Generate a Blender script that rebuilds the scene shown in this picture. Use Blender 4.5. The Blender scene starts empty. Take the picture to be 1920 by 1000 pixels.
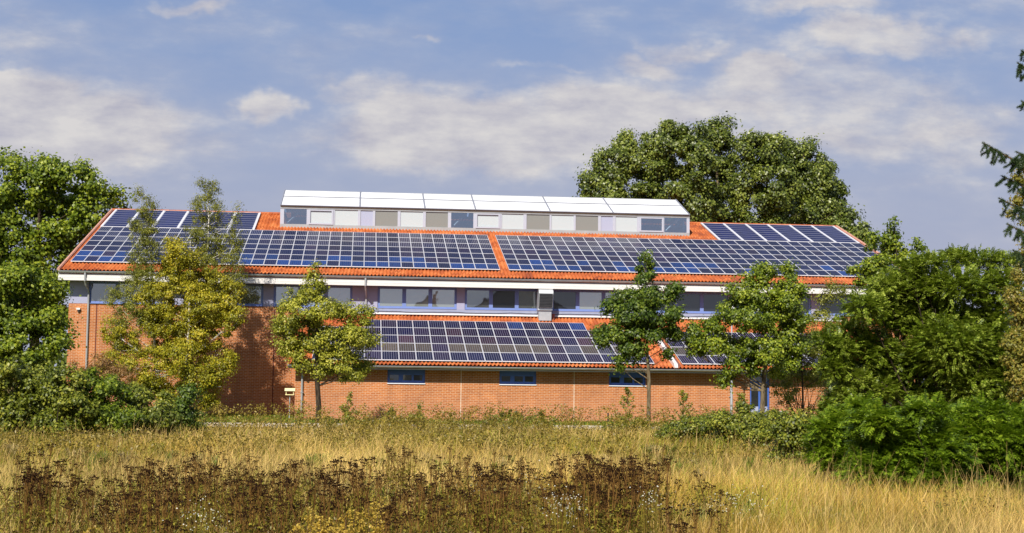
import bpy, math, random
import numpy as np
from mathutils import Vector
R = math.radians
scn = bpy.context.scene
col = scn.collection
# ------------------------------------------------------------------ camera
YAW, PITCH, ROLL, FPX, SX, EYE = .1045, .0762, .0117, 2683.6, 2.545, 2.2276
F_ = np.array([math.sin(YAW)*math.cos(PITCH), math.cos(YAW)*math.cos(PITCH), math.sin(PITCH)])
r_ = np.array([math.cos(YAW), -math.sin(YAW), 0.]); u_ = np.cross(r_, F_)
R_ = r_*math.cos(ROLL)+u_*math.sin(ROLL); U_ = -r_*math.sin(ROLL)+u_*math.cos(ROLL)
cd = bpy.data.cameras.new('camera'); cam = bpy.data.objects.new('camera', cd); col.objects.link(cam)
from mathutils import Matrix
cam.matrix_world = Matrix(((R_[0], U_[0], -F_[0], 0), (R_[1], U_[1], -F_[1], 0), (R_[2], U_[2], -F_[2], EYE), (0, 0, 0, 1)))
cd.sensor_width = 36; cd.lens = FPX/1920*36; cd.shift_x = -SX/1920
cd.clip_start = .5; cd.clip_end = 6000
scn.camera = cam
# ------------------------------------------------------------------ light
SUN_DIR = Vector((.42, 1, -.90)).normalized()          # direction the light travels
SUN_EL = math.asin(-SUN_DIR.z)
sd = bpy.data.lights.new('sun', 'SUN'); so = bpy.data.objects.new('sun', sd); col.objects.link(so)
sd.energy = 5.0; sd.angle = R(.5); sd.color = (1, .93, .82)
so.rotation_euler = SUN_DIR.to_track_quat('-Z', 'Y').to_euler(); so.location = (-30, -60, 70)
scn.view_settings.view_transform = 'Standard'; scn.view_settings.look = 'None'
scn.view_settings.exposure = .32; scn.view_settings.gamma = 1

def ray(x, y): return F_+R_*(x-960-SX)/FPX-U_*(y-500)/FPX
def at(x, y, Y):
    d = ray(x, y); t = Y/d[1]; return np.array([d[0]*t, Y, EYE+d[2]*t])
def ground(x, y, Z=0):
    d = ray(x, y); t = (Z-EYE)/d[2]; return np.array([d[0]*t, d[1]*t, Z])
def project(P):
    d = np.asarray(P, float)-np.array([0, 0, EYE]); z = d@F_
    return 960+SX+FPX*(d@R_)/z, 500-FPX*(d@U_)/z

# ------------------------------------------------------------------ node helper
class NT:
    def __init__(s, nt): s.nt = nt; nt.nodes.clear()
    def n(s, t, ins=None, **kw):
        nd = s.nt.nodes.new(t)
        for k, v in kw.items(): setattr(nd, k, v)
        for k, v in (ins or {}).items():
            sk = nd.inputs[k]
            if isinstance(v, bpy.types.NodeSocket): s.nt.links.new(v, sk)
            elif isinstance(v, bpy.types.Node): s.nt.links.new(v.outputs[0], sk)
            else: sk.default_value = v
        return nd
    def m(s, op, a, b=None, c=None, clamp=False):
        ins = {0: a}
        if b is not None: ins[1] = b
        if c is not None: ins[2] = c
        nd = s.n('ShaderNodeMath', ins, operation=op); nd.use_clamp = clamp; return nd.outputs[0]
    def ramp(s, fac, stops, interp='LINEAR'):
        nd = s.n('ShaderNodeValToRGB', {0: fac}); cr = nd.color_ramp; cr.interpolation = interp
        while len(cr.elements) < len(stops): cr.elements.new(.5)
        for e, (p, c) in zip(cr.elements, stops):
            e.position = p; e.color = (c if len(c) == 4 else (*c, 1))
        return nd.outputs[0]
    def mix(s, f, a, b, mode='MIX'):
        nd = s.n('ShaderNodeMix', data_type='RGBA', blend_type=mode)
        for i, v in ((0, f), (6, a), (7, b)):
            if isinstance(v, bpy.types.NodeSocket): s.nt.links.new(v, nd.inputs[i])
            else: nd.inputs[i].default_value = v if i == 0 or len(v) == 4 else (*v, 1)
        return nd.outputs[2]

# ------------------------------------------------------------------ sky
w = bpy.data.worlds.new('World'); scn.world = w; w.use_nodes = True
t = NT(w.node_tree)
sky = t.n('ShaderNodeTexSky', sky_type='NISHITA', sun_disc=False)
sky.sun_elevation = SUN_EL
sky.sun_rotation = math.atan2(-SUN_DIR.x, -SUN_DIR.y)
sky.air_density = 1.0; sky.dust_density = .6; sky.ozone_density = 2.2; sky.altitude = 0
tc = t.n('ShaderNodeTexCoord').outputs['Generated']
sp = t.n('ShaderNodeSeparateXYZ', {0: tc})
ay = t.m('ADD', t.m('ABSOLUTE', sp.outputs[1]), .04)
uv = t.n('ShaderNodeCombineXYZ', {0: t.m('DIVIDE', sp.outputs[0], ay), 1: t.m('DIVIDE', sp.outputs[2], ay)}).outputs[0]
warpn = t.n('ShaderNodeTexNoise', {'Vector': uv, 'Scale': 9.0, 'Detail': 5.0, 'Roughness': .62})
wv = t.n('ShaderNodeVectorMath', {0: warpn.outputs['Color'], 1: (.5, .5, .5)}, operation='SUBTRACT')
wv2 = t.n('ShaderNodeVectorMath', {0: wv.outputs[0], 1: (.13, .06, 0)}, operation='MULTIPLY')
uvw = t.n('ShaderNodeVectorMath', {0: uv, 1: wv2.outputs[0]}, operation='ADD').outputs[0]
CL = [(900, 250, 420, 120, .95), (1130, 205, 330, 90, .75), (690, 165, 190, 38, .5), (485, 198, 95, 42, .85),
      (60, 240, 330, 120, .85), (30, 150, 110, 18, .5), (1440, 135, 100, 50, .75), (1560, 180, 340, 120, .75),
      (1640, 85, 260, 60, .8), (1520, 20, 200, 40, .55), (1640, 250, 400, 110, .65), (350, 0, 110, 20, .5), (1290, 88, 130, 30, .42), (1220, 115, 110, 26, .4),
      (1000, 118, 120, 12, .35), (790, 72, 32, 9, .35), (1850, 215, 170, 50, .4), (250, 290, 300, 70, .3), (1650, 350, 260, 26, .3)]
tot = None
for cx, cy, rx, ry, amp in CL:
    d = ray(cx, cy); c = (d[0]/(d[1]+.04), d[2]/(d[1]+.04))
    q = t.n('ShaderNodeVectorMath', {0: uvw, 1: (c[0], c[1], 0)}, operation='SUBTRACT').outputs[0]
    q = t.n('ShaderNodeVectorMath', {0: q, 1: (FPX/rx, FPX/ry, 0)}, operation='MULTIPLY').outputs[0]
    ln = t.n('ShaderNodeVectorMath', {0: q}, operation='LENGTH').outputs['Value']
    mr = t.n('ShaderNodeMapRange', {0: ln, 1: 1.1, 2: .25, 3: 0., 4: amp}, interpolation_type='SMOOTHSTEP').outputs[0]
    tot = mr if tot is None else t.m('MAXIMUM', tot, mr)
st = t.n('ShaderNodeVectorMath', {0: uv, 1: (1, 2.4, 1)}, operation='MULTIPLY').outputs[0]
n1 = t.n('ShaderNodeTexNoise', {'Vector': st, 'Scale': 7.0, 'Detail': 9.0, 'Roughness': .58}).outputs[0]
n2 = t.n('ShaderNodeTexNoise', {'Vector': st, 'Scale': 22.0, 'Detail': 6.0, 'Roughness': .6}).outputs[0]
tex = t.n('ShaderNodeMapRange', {0: n1, 1: .3, 2: .62, 3: .5, 4: 1.25}).outputs[0]
thin = t.n('ShaderNodeMapRange', {0: n1, 1: .40, 2: .75, 3: 0., 4: .40}).outputs[0]
cb = t.m('ADD', t.m('MULTIPLY', tot, 1.15), t.m('MULTIPLY', t.m('SUBTRACT', n1, .46), 1.7))
cb = t.m('ADD', cb, t.m('MULTIPLY', t.m('SUBTRACT', n2, .5), .5))
hard = t.n('ShaderNodeMapRange', {0: cb, 1: .08, 2: 1.0, 3: 0., 4: .97}, interpolation_type='SMOOTHSTEP').outputs[0]
soft = t.m('MULTIPLY', t.m('MULTIPLY', tot, tex), .45)
mask = t.m('ADD', t.m('MAXIMUM', hard, soft), thin, clamp=True)
el = t.m('ARCSINE', sp.outputs[2])
hz = t.n('ShaderNodeMapRange', {0: el, 1: .05, 2: .30, 3: .95, 4: .0}, interpolation_type='SMOOTHSTEP').outputs[0]
ccol = t.mix(t.n('ShaderNodeMapRange', {0: n2, 1: .3, 2: .65}).outputs[0], (4.7, 4.7, 5.6), (7.1, 6.9, 6.9))
base = t.mix(.75, sky.outputs[0], (2.3, 3.4, 6.15))
base = t.mix(hz, base, (4.2, 4.45, 5.75))
fin = t.mix(mask, base, ccol)
bg = t.n('ShaderNodeBackground', {0: fin, 1: .078})
t.n('ShaderNodeOutputWorld', {0: bg.outputs[0]})

# ------------------------------------------------------------------ materials
M = {}
def mat(name):
    m = bpy.data.materials.new(name); m.use_nodes = True; M[name] = m
    return m, NT(m.node_tree)
def finish(t, sh, disp=None):
    t.n('ShaderNodeOutputMaterial', {0: sh})
def simple(name, c, rough=.6, metal=0., var=.12, scale=3., bump=0., spec=.5):
    m, t = mat(name)
    co = t.n('ShaderNodeTexCoord').outputs['Object']
    nz = t.n('ShaderNodeTexNoise', {'Vector': co, 'Scale': scale, 'Detail': 6., 'Roughness': .65}).outputs[0]
    lo = tuple(x*(1-var) for x in c); hi = tuple(min(1, x*(1+var)) for x in c)
    cc = t.ramp(nz, [(.3, lo), (.7, hi)])
    ins = {'Base Color': cc, 'Roughness': rough, 'Metallic': metal, 'Specular IOR Level': spec}
    if bump:
        ins['Normal'] = t.n('ShaderNodeBump', {'Height': nz, 'Strength': bump, 'Distance': .02})
    finish(t, t.n('ShaderNodeBsdfPrincipled', ins).outputs[0]); return m
def leafmat(name, stops, trans=.35, rough=.45, spec=.4, tcol=None, nscale=.9):
    m, t = mat(name)
    g = t.n('ShaderNodeNewGeometry')
    ri = g.outputs['Random Per Island']
    nz = t.n('ShaderNodeTexNoise', {'Vector': g.outputs['Position'], 'Scale': nscale, 'Detail': 3.}).outputs[0]
    f = t.m('ADD', t.m('MULTIPLY', ri, .6), t.m('MULTIPLY', t.n('ShaderNodeMapRange', {0: nz, 1: .3, 2: .7}).outputs[0], .4))
    cc = t.ramp(f, stops)
    p = t.n('ShaderNodeBsdfPrincipled', {'Base Color': cc, 'Roughness': rough, 'Specular IOR Level': spec})
    tl = t.n('ShaderNodeBsdfTranslucent', {0: t.mix(.5, cc, tcol or stops[-1][1])})
    finish(t, t.n('ShaderNodeMixShader', {0: trans, 1: p.outputs[0], 2: tl.outputs[0]}).outputs[0]); return m

def brick(name, off=0.):
    m, t = mat(name)
    co = t.n('ShaderNodeTexCoord').outputs['Object']
    s = t.n('ShaderNodeSeparateXYZ', {0: co})
    v = t.n('ShaderNodeCombineXYZ', {0: t.m('ADD', s.outputs[0], s.outputs[1]), 1: s.outputs[2]}).outputs[0]
    b = t.n('ShaderNodeTexBrick', {'Vector': v, 'Color1': (.50, .168, .042, 1), 'Color2': (.38, .115, .030, 1), 'Mortar': (.56, .37, .25, 1),
            'Scale': 1., 'Mortar Size': .011, 'Mortar Smooth': .1, 'Bias': -.1, 'Brick Width': .25, 'Row Height': .0833})
    nz = t.n('ShaderNodeTexNoise', {'Vector': co, 'Scale': .55, 'Detail': 8., 'Roughness': .7}).outputs[0]
    var = t.ramp(nz, [(.3, (.76, .74, .72)), (.7, (1.12, 1.10, 1.08))])
    stm = t.n('ShaderNodeMapping', {0: v, 3: (2.2, .18, 1)}).outputs[0]
    stn = t.n('ShaderNodeTexNoise', {'Vector': stm, 'Scale': 1., 'Detail': 6., 'Roughness': .7}).outputs[0]
    var = t.mix(1., var, t.ramp(stn, [(.35, (.84, .83, .83)), (.55, (1.03, 1.03, 1.03))]), 'MULTIPLY')
    cc = t.mix(1., b.outputs[0], var, 'MULTIPLY')
    # pale lime bloom low on the wall
    bl = t.n('ShaderNodeMapRange', {0: t.m('ADD', s.outputs[2], t.m('MULTIPLY', nz, 1.2)), 1: 2.1, 2: .6, 3: 0., 4: .33}).outputs[0]
    cc = t.mix(bl, cc, (.50, .25, .16))
    bp = t.n('ShaderNodeBump', {'Height': b.outputs['Fac'], 'Strength': .5, 'Distance': -.006})
    finish(t, t.n('ShaderNodeBsdfPrincipled', {'Base Color': cc, 'Roughness': .85, 'Normal': bp.outputs[0], 'Specular IOR Level': .2}).outputs[0])
brick('brick')
def tiles(name):
    m, t = mat(name)
    co = t.n('ShaderNodeTexCoord').outputs['Object']
    mp = t.n('ShaderNodeMapping', {0: co, 3: (1/.3, 1/.345, 0)}).outputs[0]
    vor = t.n('ShaderNodeTexWhiteNoise', {0: t.n('ShaderNodeVectorMath', {0: mp}, operation='FLOOR').outputs[0]}).outputs[0]
    nz = t.n('ShaderNodeTexNoise', {'Vector': co, 'Scale': .6, 'Detail': 7., 'Roughness': .7}).outputs[0]
    f = t.m('ADD', t.m('MULTIPLY', vor, .26), t.m('MULTIPLY', nz, .74))
    cc = t.ramp(f, [(.28, (.20, .042, .012)), (.5, (.38, .088, .016)), (.72, (.50, .17, .05))])
    finish(t, t.n('ShaderNodeBsdfPrincipled', {'Base Color': cc, 'Roughness': .6, 'Specular IOR Level': .35}).outputs[0])
tiles('tile')
simple('verge_tile', (.55, .30, .22), .7, var=.25, scale=5)
simple('white_board', (.66, .65, .63), .5, var=.04)
simple('grey_board', (.50, .49, .52), .6, var=.08)
simple('zinc', (.42, .43, .43), .42, .6, var=.15, scale=2)
simple('zinc_light', (.34, .35, .36), .5, .2, var=.1, scale=2)
simple('cast_iron', (.22, .07, .04), .7)
simple('lilac', (.16, .23, .50), .45, var=.05)
simple('lilac_panel', (.32, .33, .47), .5, var=.05, scale=1.2)
simple('boarding', (.28, .31, .43), .5, var=.06)
simple('blue_frame', (.05, .12, .42), .4, var=.08)
simple('sill', (.75, .77, .85), .4, var=.03)
simple('soffit', (.20, .07, .05), .8)
simple('interior', (.08, .075, .07), .9, var=.4, scale=1.2)
simple('dark_metal', (.018, .018, .022), .5, var=.3)
simple('brown_shade', (.16, .12, .08), .7)
simple('rail', (.22, .23, .27), .5)
simple('silver', (.52, .54, .56), .4, .5, var=.1)
simple('white_frame', (.42, .44, .52), .4, var=.03)
simple('fabric', (.66, .67, .68), .8, var=.03, scale=1.)
simple('panel_frame', (.60, .60, .63), .5, .0, var=.04)
simple('joint_pale', (.72, .62, .50), .8)
simple('joint_dark', (.12, .03, .02), .9)
simple('wood_post', (.022, .018, .016), .8, var=.3)
simple('cream', (.80, .70, .36), .5, var=.2, scale=14)
simple('pole_grey', (.45, .47, .50), .5, .3)
simple('paving', (.40, .36, .31), .9, var=.25, scale=1.4, bump=.3)
simple('kerb', (.48, .44, .38), .85, var=.2, scale=3)
simple('lamp_white', (.80, .80, .78), .4, var=.03)
simple('green_box', (.14, .30, .20), .5)
simple('render_wall', (.62, .56, .46), .8)
simple('dark_roof', (.045, .035, .035), .7)
def panem(name, tint, refl, rough=.015, spread=0.3):
    m, t = mat(name)
    co = t.n('ShaderNodeTexCoord').outputs['Object']
    nz = t.n('ShaderNodeTexNoise', {'Vector': co, 'Scale': .8, 'Detail': 2.}).outputs[0]
    bp = t.n('ShaderNodeBump', {'Height': nz, 'Strength': .05, 'Distance': .05})
    d = t.n('ShaderNodeBsdfPrincipled', {'Base Color': (*tint, 1), 'Roughness': .3})
    g = t.n('ShaderNodeBsdfGlossy', {0: (.9, .96, .93, 1), 'Roughness': rough, 'Normal': bp.outputs[0]})
    finish(t, t.n('ShaderNodeMixShader', {0: refl, 1: d.outputs[0], 2: g.outputs[0]}).outputs[0])
panem('glass_light', (.22, .25, .225), .42)
panem('glass_mid', (.045, .05, .05), .30)
panem('glass_dark', (.010, .012, .016), .10)
panem('pane_pale', (.48, .53, .55), .06, .1)
panem('pane_beige', (.22, .22, .20), .06, .1)
panem('pane_lilac', (.38, .40, .53), .06, .1)
m, t = mat('pane_clear')
tr = t.n('ShaderNodeBsdfTransparent', {0: (.70, .84, .98, 1)})
gl = t.n('ShaderNodeBsdfGlossy', {0: (.75, .88, 1, 1), 'Roughness': .02})
finish(t, t.n('ShaderNodeMixShader', {0: .45, 1: tr.outputs[0], 2: gl.outputs[0]}).outputs[0])
# bark
def bark(name, a, b, sc, birch=False):
    m, t = mat(name)
    co = t.n('ShaderNodeTexCoord').outputs['Object']
    mp = t.n('ShaderNodeMapping', {0: co, 3: ((3, 3, 12) if birch else (9, 9, 1.6))}).outputs[0]
    nz = t.n('ShaderNodeTexNoise', {'Vector': mp, 'Scale': sc, 'Detail': 5.}).outputs[0]
    cc = t.ramp(nz, [(.40, a), (.52 if birch else .65, b)])
    bp = t.n('ShaderNodeBump', {'Height': nz, 'Strength': .5, 'Distance': .02})
    finish(t, t.n('ShaderNodeBsdfPrincipled', {'Base Color': cc, 'Roughness': .9, 'Normal': bp.outputs[0], 'Specular IOR Level': .2}).outputs[0])
bark('bark_dark', (.022, .016, .010), (.075, .055, .035), 2.)
bark('bark_light', (.08, .062, .035), (.22, .17, .10), 2.)
bark('bark_birch', (.05, .04, .035), (.66, .62, .55), 1.2, True)
bark('twig', (.10, .055, .03), (.22, .14, .07), 2.)
# leaves
leafmat('leaf_lime', [(.1, (.06, .075, .006)), (.45, (.24, .26, .018)), (.9, (.56, .52, .06))], .30, tcol=(.34, .40, .04))
leafmat('leaf_maple', [(.1, (.018, .04, .004)), (.5, (.075, .125, .008)), (.95, (.27, .33, .035))], .30, tcol=(.16, .30, .02))
leafmat('leaf_maple_b', [(.1, (.032, .055, .004)), (.5, (.14, .20, .010)), (.95, (.42, .46, .035))], .33, tcol=(.24, .38, .02))
leafmat('leaf_sumac', [(.1, (.035, .065, .004)), (.5, (.115, .190, .007)), (.95, (.33, .42, .03))], .33, .5, .22, tcol=(.26, .42, .01))
leafmat('leaf_ash', [(.1, (.035, .060, .004)), (.5, (.14, .20, .010)), (.95, (.46, .52, .09))], .30, .42, .4, tcol=(.30, .42, .02))
leafmat('leaf_birch', [(.05, (.07, .075, .006)), (.45, (.28, .29, .014)), (.8, (.62, .52, .03)), (1., (.80, .66, .09))], .42, tcol=(.45, .33, .04))
leafmat('leaf_birch_green', [(.05, (.05, .06, .008)), (.5, (.19, .21, .022)), (1., (.46, .44, .07))], .35, tcol=(.28, .27, .04))
leafmat('leaf_poplar', [(.05, (.018, .032, .004)), (.45, (.085, .12, .010)), (1., (.36, .40, .07))], .25, .4, .5, tcol=(.20, .26, .04), nscale=.5)
leafmat('leaf_hedge', [(.05, (.028, .040, .005)), (.5, (.13, .165, .012)), (.95, (.42, .41, .045))], .3, tcol=(.22, .28, .03))
leafmat('leaf_yellow', [(.05, (.07, .08, .01)), (.5, (.22, .22, .03)), (1., (.46, .30, .06))], .35, tcol=(.5, .4, .04))
leafmat('leaf_red', [(.05, (.14, .07, .02)), (.5, (.26, .14, .04)), (1., (.45, .28, .10))], .35)
leafmat('needle', [(.05, (.012, .030, .010)), (.5, (.030, .065, .018)), (1., (.10, .14, .04))], .12, .45, .4)
leafmat('weed_leaf', [(.05, (.07, .050, .008)), (.45, (.21, .16, .018)), (.8, (.42, .31, .05)), (1., (.20, .24, .025))], .3, tcol=(.3, .26, .04), nscale=.4)
leafmat('herb_leaf', [(.05, (.040, .026, .006)), (.4, (.14, .085, .016)), (.65, (.16, .16, .018)), (1., (.38, .31, .05))], .3, tcol=(.22, .18, .03), nscale=.9)
leafmat('tansy_head', [(.05, (.013, .006, .004)), (.6, (.036, .016, .008)), (1., (.09, .045, .02))], .05, .9, .1)
leafmat('tansy_stem', [(.05, (.07, .03, .010)), (.5, (.18, .09, .022)), (1., (.34, .21, .05))], .15, .8, .2)
leafmat('tansy_leaf', [(.05, (.06, .045, .008)), (.5, (.20, .17, .018)), (1., (.40, .35, .05))], .3, .8, .2)
leafmat('goldenrod', [(.05, (.24, .16, .02)), (.5, (.48, .33, .04)), (1., (.68, .50, .10))], .3)
leafmat('daisy', [(.05, (.55, .54, .40)), (1., (.85, .84, .76))], .3)
leafmat('lawn', [(.05, (.045, .085, .008)), (.5, (.12, .19, .015)), (1., (.25, .32, .04))], .35)
# dry grass: colour attribute per blade
m, t = mat('dry_grass')
at_ = t.n('ShaderNodeAttribute', attribute_name='tint').outputs[0]
p = t.n('ShaderNodeBsdfPrincipled', {'Base Color': at_, 'Roughness': .55, 'Specular IOR Level': .3})
tl = t.n('ShaderNodeBsdfTranslucent', {0: at_})
finish(t, t.n('ShaderNodeMixShader', {0: .35, 1: p.outputs[0], 2: tl.outputs[0]}).outputs[0])
# soil under the meadow, and lawn ground
m, t = mat('meadow_soil')
co = t.n('ShaderNodeTexCoord').outputs['Object']
a = t.n('ShaderNodeTexNoise', {'Vector': co, 'Scale': .35, 'Detail': 8., 'Roughness': .7}).outputs[0]
b = t.n('ShaderNodeTexNoise', {'Vector': co, 'Scale': 9., 'Detail': 6., 'Roughness': .7}).outputs[0]
c1 = t.ramp(a, [(.35, (.12, .10, .025)), (.6, (.24, .17, .055))]); c2 = t.ramp(b, [(.3, (.5, .5, .45)), (.7, (1.2, 1.15, 1.1))])
bp = t.n('ShaderNodeBump', {'Height': b, 'Strength': .8, 'Distance': .08})
finish(t, t.n('ShaderNodeBsdfPrincipled', {'Base Color': t.mix(1., c1, c2, 'MULTIPLY'), 'Roughness': .95, 'Normal': bp.outputs[0], 'Specular IOR Level': .1}).outputs[0])
m, t = mat('lawn_ground')
co = t.n('ShaderNodeTexCoord').outputs['Object']
a = t.n('ShaderNodeTexNoise', {'Vector': co, 'Scale': 3., 'Detail': 8., 'Roughness': .7}).outputs[0]
finish(t, t.n('ShaderNodeBsdfPrincipled', {'Base Color': t.ramp(a, [(.3, (.05, .09, .012)), (.7, (.15, .21, .03))]), 'Roughness': .95, 'Specular IOR Level': .1}).outputs[0])
# solar glass: module colour varies at random and by row, main rows painting in sky reflection, thin bright busbars across
def solar(name, lines, lw, across='U', frame=False):
    m, t = mat(name)
    tint = t.n('ShaderNodeAttribute', attribute_name='tint').outputs[0]
    uvn = t.n('ShaderNodeUVMap', uv_map='UVMap').outputs[0]
    s = t.n('ShaderNodeSeparateXYZ', {0: uvn})
    f = t.m('FRACT', t.m('MULTIPLY', s.outputs[0 if across == 'U' else 1], float(lines)))
    edge = t.m('MINIMUM', f, t.m('SUBTRACT', 1., f))
    ln = t.m('LESS_THAN', edge, lw)
    wn = t.n('ShaderNodeTexWhiteNoise', {0: t.n('ShaderNodeVectorMath', {0: t.n('ShaderNodeVectorMath', {0: uvn, 1: (6, 9, 1)}, operation='MULTIPLY').outputs[0]}, operation='FLOOR').outputs[0]}).outputs[0]
    cv = t.n('ShaderNodeMapRange', {0: wn, 3: .8, 4: 1.25}).outputs[0]
    tc2 = t.n('ShaderNodeVectorMath', {0: tint, 1: cv}, operation='MULTIPLY').outputs[0]
    al = t.n('ShaderNodeAttribute', attribute_name='busbar').outputs['Fac']
    cc = t.mix(t.m('MULTIPLY', ln, al), tc2, (.20, .20, .26))
    p = t.n('ShaderNodeBsdfPrincipled', {'Base Color': cc, 'Roughness': .25, 'Specular IOR Level': .05})
    finish(t, p.outputs[0])
solar('solar_main', 6, .10)
solar('solar_low', 7, .09)
solar('solar_top', 8, .10, 'V')

# ------------------------------------------------------------------ mesh helpers
def tag(o, label=None, cat=None, group=None, kind=None):
    if label: o['label'] = label
    if cat: o['category'] = cat
    if group: o['group'] = group
    if kind: o['kind'] = kind
    return o
ORG = {}
def empty(name, loc, label=None, cat=None, group=None):
    o = bpy.data.objects.new(name, None); col.objects.link(o); o.location = loc
    o.empty_display_size = .3; ORG[o.name] = np.array(loc, float); return tag(o, label, cat, group)
def origin_of(p):
    while p is not None and p.parent is not None: p = p.parent
    return ORG.get(p.name, np.zeros(3)) if p is not None else np.zeros(3)
def link(name, me, mats, parent=None, org=None):
    o = bpy.data.objects.new(name, me); col.objects.link(o)
    for m in mats: me.materials.append(M[m])
    if parent is not None: o.parent = parent
    elif org is not None: o.location = org; ORG[o.name] = np.array(org, float)
    return o
class MB:
    def __init__(s): s.v = []; s.f = []; s.m = []; s.uv = []; s.smooth = False
    def quad(s, a, b, c, d, mi=0, uv=None):
        i = len(s.v); s.v += [tuple(a), tuple(b), tuple(c), tuple(d)]; s.f.append((i, i+1, i+2, i+3)); s.m.append(mi)
    def poly(s, pts, mi=0):
        i = len(s.v); s.v += [tuple(p) for p in pts]; s.f.append(tuple(range(i, i+len(pts)))); s.m.append(mi)
    def box(s, x0, x1, y0, y1, z0, z1, mi=0):
        i = len(s.v)
        s.v += [(x, y, z) for z in (z0, z1) for y in (y0, y1) for x in (x0, x1)]
        for f in ((0, 2, 3, 1), (4, 5, 7, 6), (0, 1, 5, 4), (2, 6, 7, 3), (0, 4, 6, 2), (1, 3, 7, 5)):
            s.f.append(tuple(i+k for k in f)); s.m.append(mi)
    def extrude(s, prof, x0, x1, mi=0):      # profile in (y,z), extruded along x
        n = len(prof); i = len(s.v)
        s.v += [(x0, y, z) for y, z in prof]+[(x1, y, z) for y, z in prof]
        s.f.append(tuple(range(i, i+n))); s.f.append(tuple(range(i+2*n-1, i+n-1, -1))); s.m += [mi, mi]
        for k in range(n):
            j = (k+1) % n; s.f.append((i+k, i+n+k, i+n+j, i+j)); s.m.append(mi)
    def tube(s, pts, rad, n=7, mi=0, cap=True):
        pts = [np.array(p, float) for p in pts]
        if not hasattr(rad, '__len__'): rad = [rad]*len(pts)
        rings = []
        for k, p in enumerate(pts):
            d = pts[min(k+1, len(pts)-1)]-pts[max(k-1, 0)]; d = d/(np.linalg.norm(d)+1e-9)
            a = np.cross(d, (0, 0, 1) if abs(d[2]) < .9 else (1, 0, 0)); a /= np.linalg.norm(a); b = np.cross(d, a)
            i = len(s.v); rings.append(i)
            for q in range(n):
                an = 2*math.pi*q/n; s.v.append(tuple(p+(a*math.cos(an)+b*math.sin(an))*rad[k]))
        for k in range(len(rings)-1):
            for q in range(n):
                j = (q+1) % n; s.f.append((rings[k]+q, rings[k]+j, rings[k+1]+j, rings[k+1]+q)); s.m.append(mi)
        if cap:
            s.f.append(tuple(rings[0]+q for q in range(n-1, -1, -1))); s.m.append(mi)
            s.f.append(tuple(rings[-1]+q for q in range(n))); s.m.append(mi)
    def build(s, name, mats, parent=None, org=None, smooth=False):
        if isinstance(mats, str): mats = [mats]
        o0 = origin_of(parent) if parent is not None else (np.array(org, float) if org is not None else np.zeros(3))
        me = bpy.data.meshes.new(name)
        me.from_pydata((np.array(s.v)-o0).tolist(), [], s.f); me.update()
        if len(mats) > 1: me.polygons.foreach_set('material_index', s.m)
        if smooth: me.polygons.foreach_set('use_smooth', [True]*len(s.f))
        return link(name, me, mats, parent, org)
def quads_mesh(name, V, mats, parent=None, org=None, colors=None, k=4):
    """V: (N,k,3) array: N separate faces of k corners"""
    N = len(V); me = bpy.data.meshes.new(name)
    o0 = origin_of(parent) if parent is not None else (np.array(org, float) if org is not None else np.zeros(3))
    P = (V.reshape(-1, 3)-o0).astype(np.float32)
    me.vertices.add(N*k); me.vertices.foreach_set('co', P.ravel())
    me.loops.add(N*k); me.loops.foreach_set('vertex_index', np.arange(N*k, dtype=np.int32))
    me.polygons.add(N); me.polygons.foreach_set('loop_start', np.arange(0, N*k, k, dtype=np.int32))
    if colors is not None:
        ca = me.color_attributes.new('tint', 'FLOAT_COLOR', 'POINT')
        c = np.repeat(np.c_[colors, np.ones(N)], k, axis=0).astype(np.float32); ca.data.foreach_set('color', c.ravel())
    me.update(calc_edges=True)
    return link(name, me, [mats] if isinstance(mats, str) else mats, parent, org)
def fbm(x, y, s, seed):
    rng = np.random.default_rng(seed); r = np.zeros_like(x)
    for o in range(4):
        for _ in range(3):
            a = rng.uniform(0, 6.28); f = s*2**o*rng.uniform(.7, 1.3); r += np.sin((x*math.cos(a)+y*math.sin(a))*f+rng.uniform(0, 6.28))/2**o
    return r/3.2
def norm(a): return a/(np.linalg.norm(a, axis=-1, keepdims=True)+1e-9)
def leaf_quads(C, Nn, size, aspect, rng, droop=0., fold=.18):
    N = len(C); d = rng.normal(size=(N, 3)); d[:, 2] -= droop
    Nn = norm(Nn); d = norm(d-Nn*(d*Nn).sum(1, keepdims=True)); s = np.cross(Nn, d)
    L = (size*rng.uniform(.65, 1.3, N))[:, None]; W = L*aspect*.5
    a = C-d*L*.5; b = C+s*W+Nn*L*fold; c = C+d*L*.5; e = C-s*W+Nn*L*fold
    return np.stack([a, b, c, e], 1)
def crown_points(clumps, n, rng, sub=.36, shell=.55, flat=.75, dens=1.0):
    """clumps: (x,y,z,rx,ry,rz). leaves gather in smaller tufts set mostly towards the outside of each clump"""
    cl = np.array(clumps); vol = (cl[:, 3]*cl[:, 4]*cl[:, 5])**.75; w_ = vol/vol.sum()
    P = []; Nn = []
    for k, c in enumerate(cl):
        m = max(20, int(n*w_[k])); rad = (c[3]*c[4]*c[5])**(1/3)
        nt = max(5, int(9*dens*(rad/sub)**1.6/2.5))
        dirs = norm(rng.normal(size=(nt, 3))); rr = rng.uniform(shell, 1., nt)**.7
        tc_ = dirs*rr[:, None]*c[3:6]
        ts = sub*rng.uniform(.45, 1.15, nt)
        idx = rng.integers(0, nt, m); off = rng.normal(size=(m, 3))*.62; off[:, 2] *= flat
        p = tc_[idx]+off*ts[idx, None]
        P.append(p+c[:3]); nn = norm(p/c[3:6])*.45+norm(off)*.8+rng.normal(size=(m, 3))*.5+np.array([-.10, -.22, .45]); Nn.append(nn)
    return np.concatenate(P), np.concatenate(Nn)
GROW = 1.08
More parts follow.
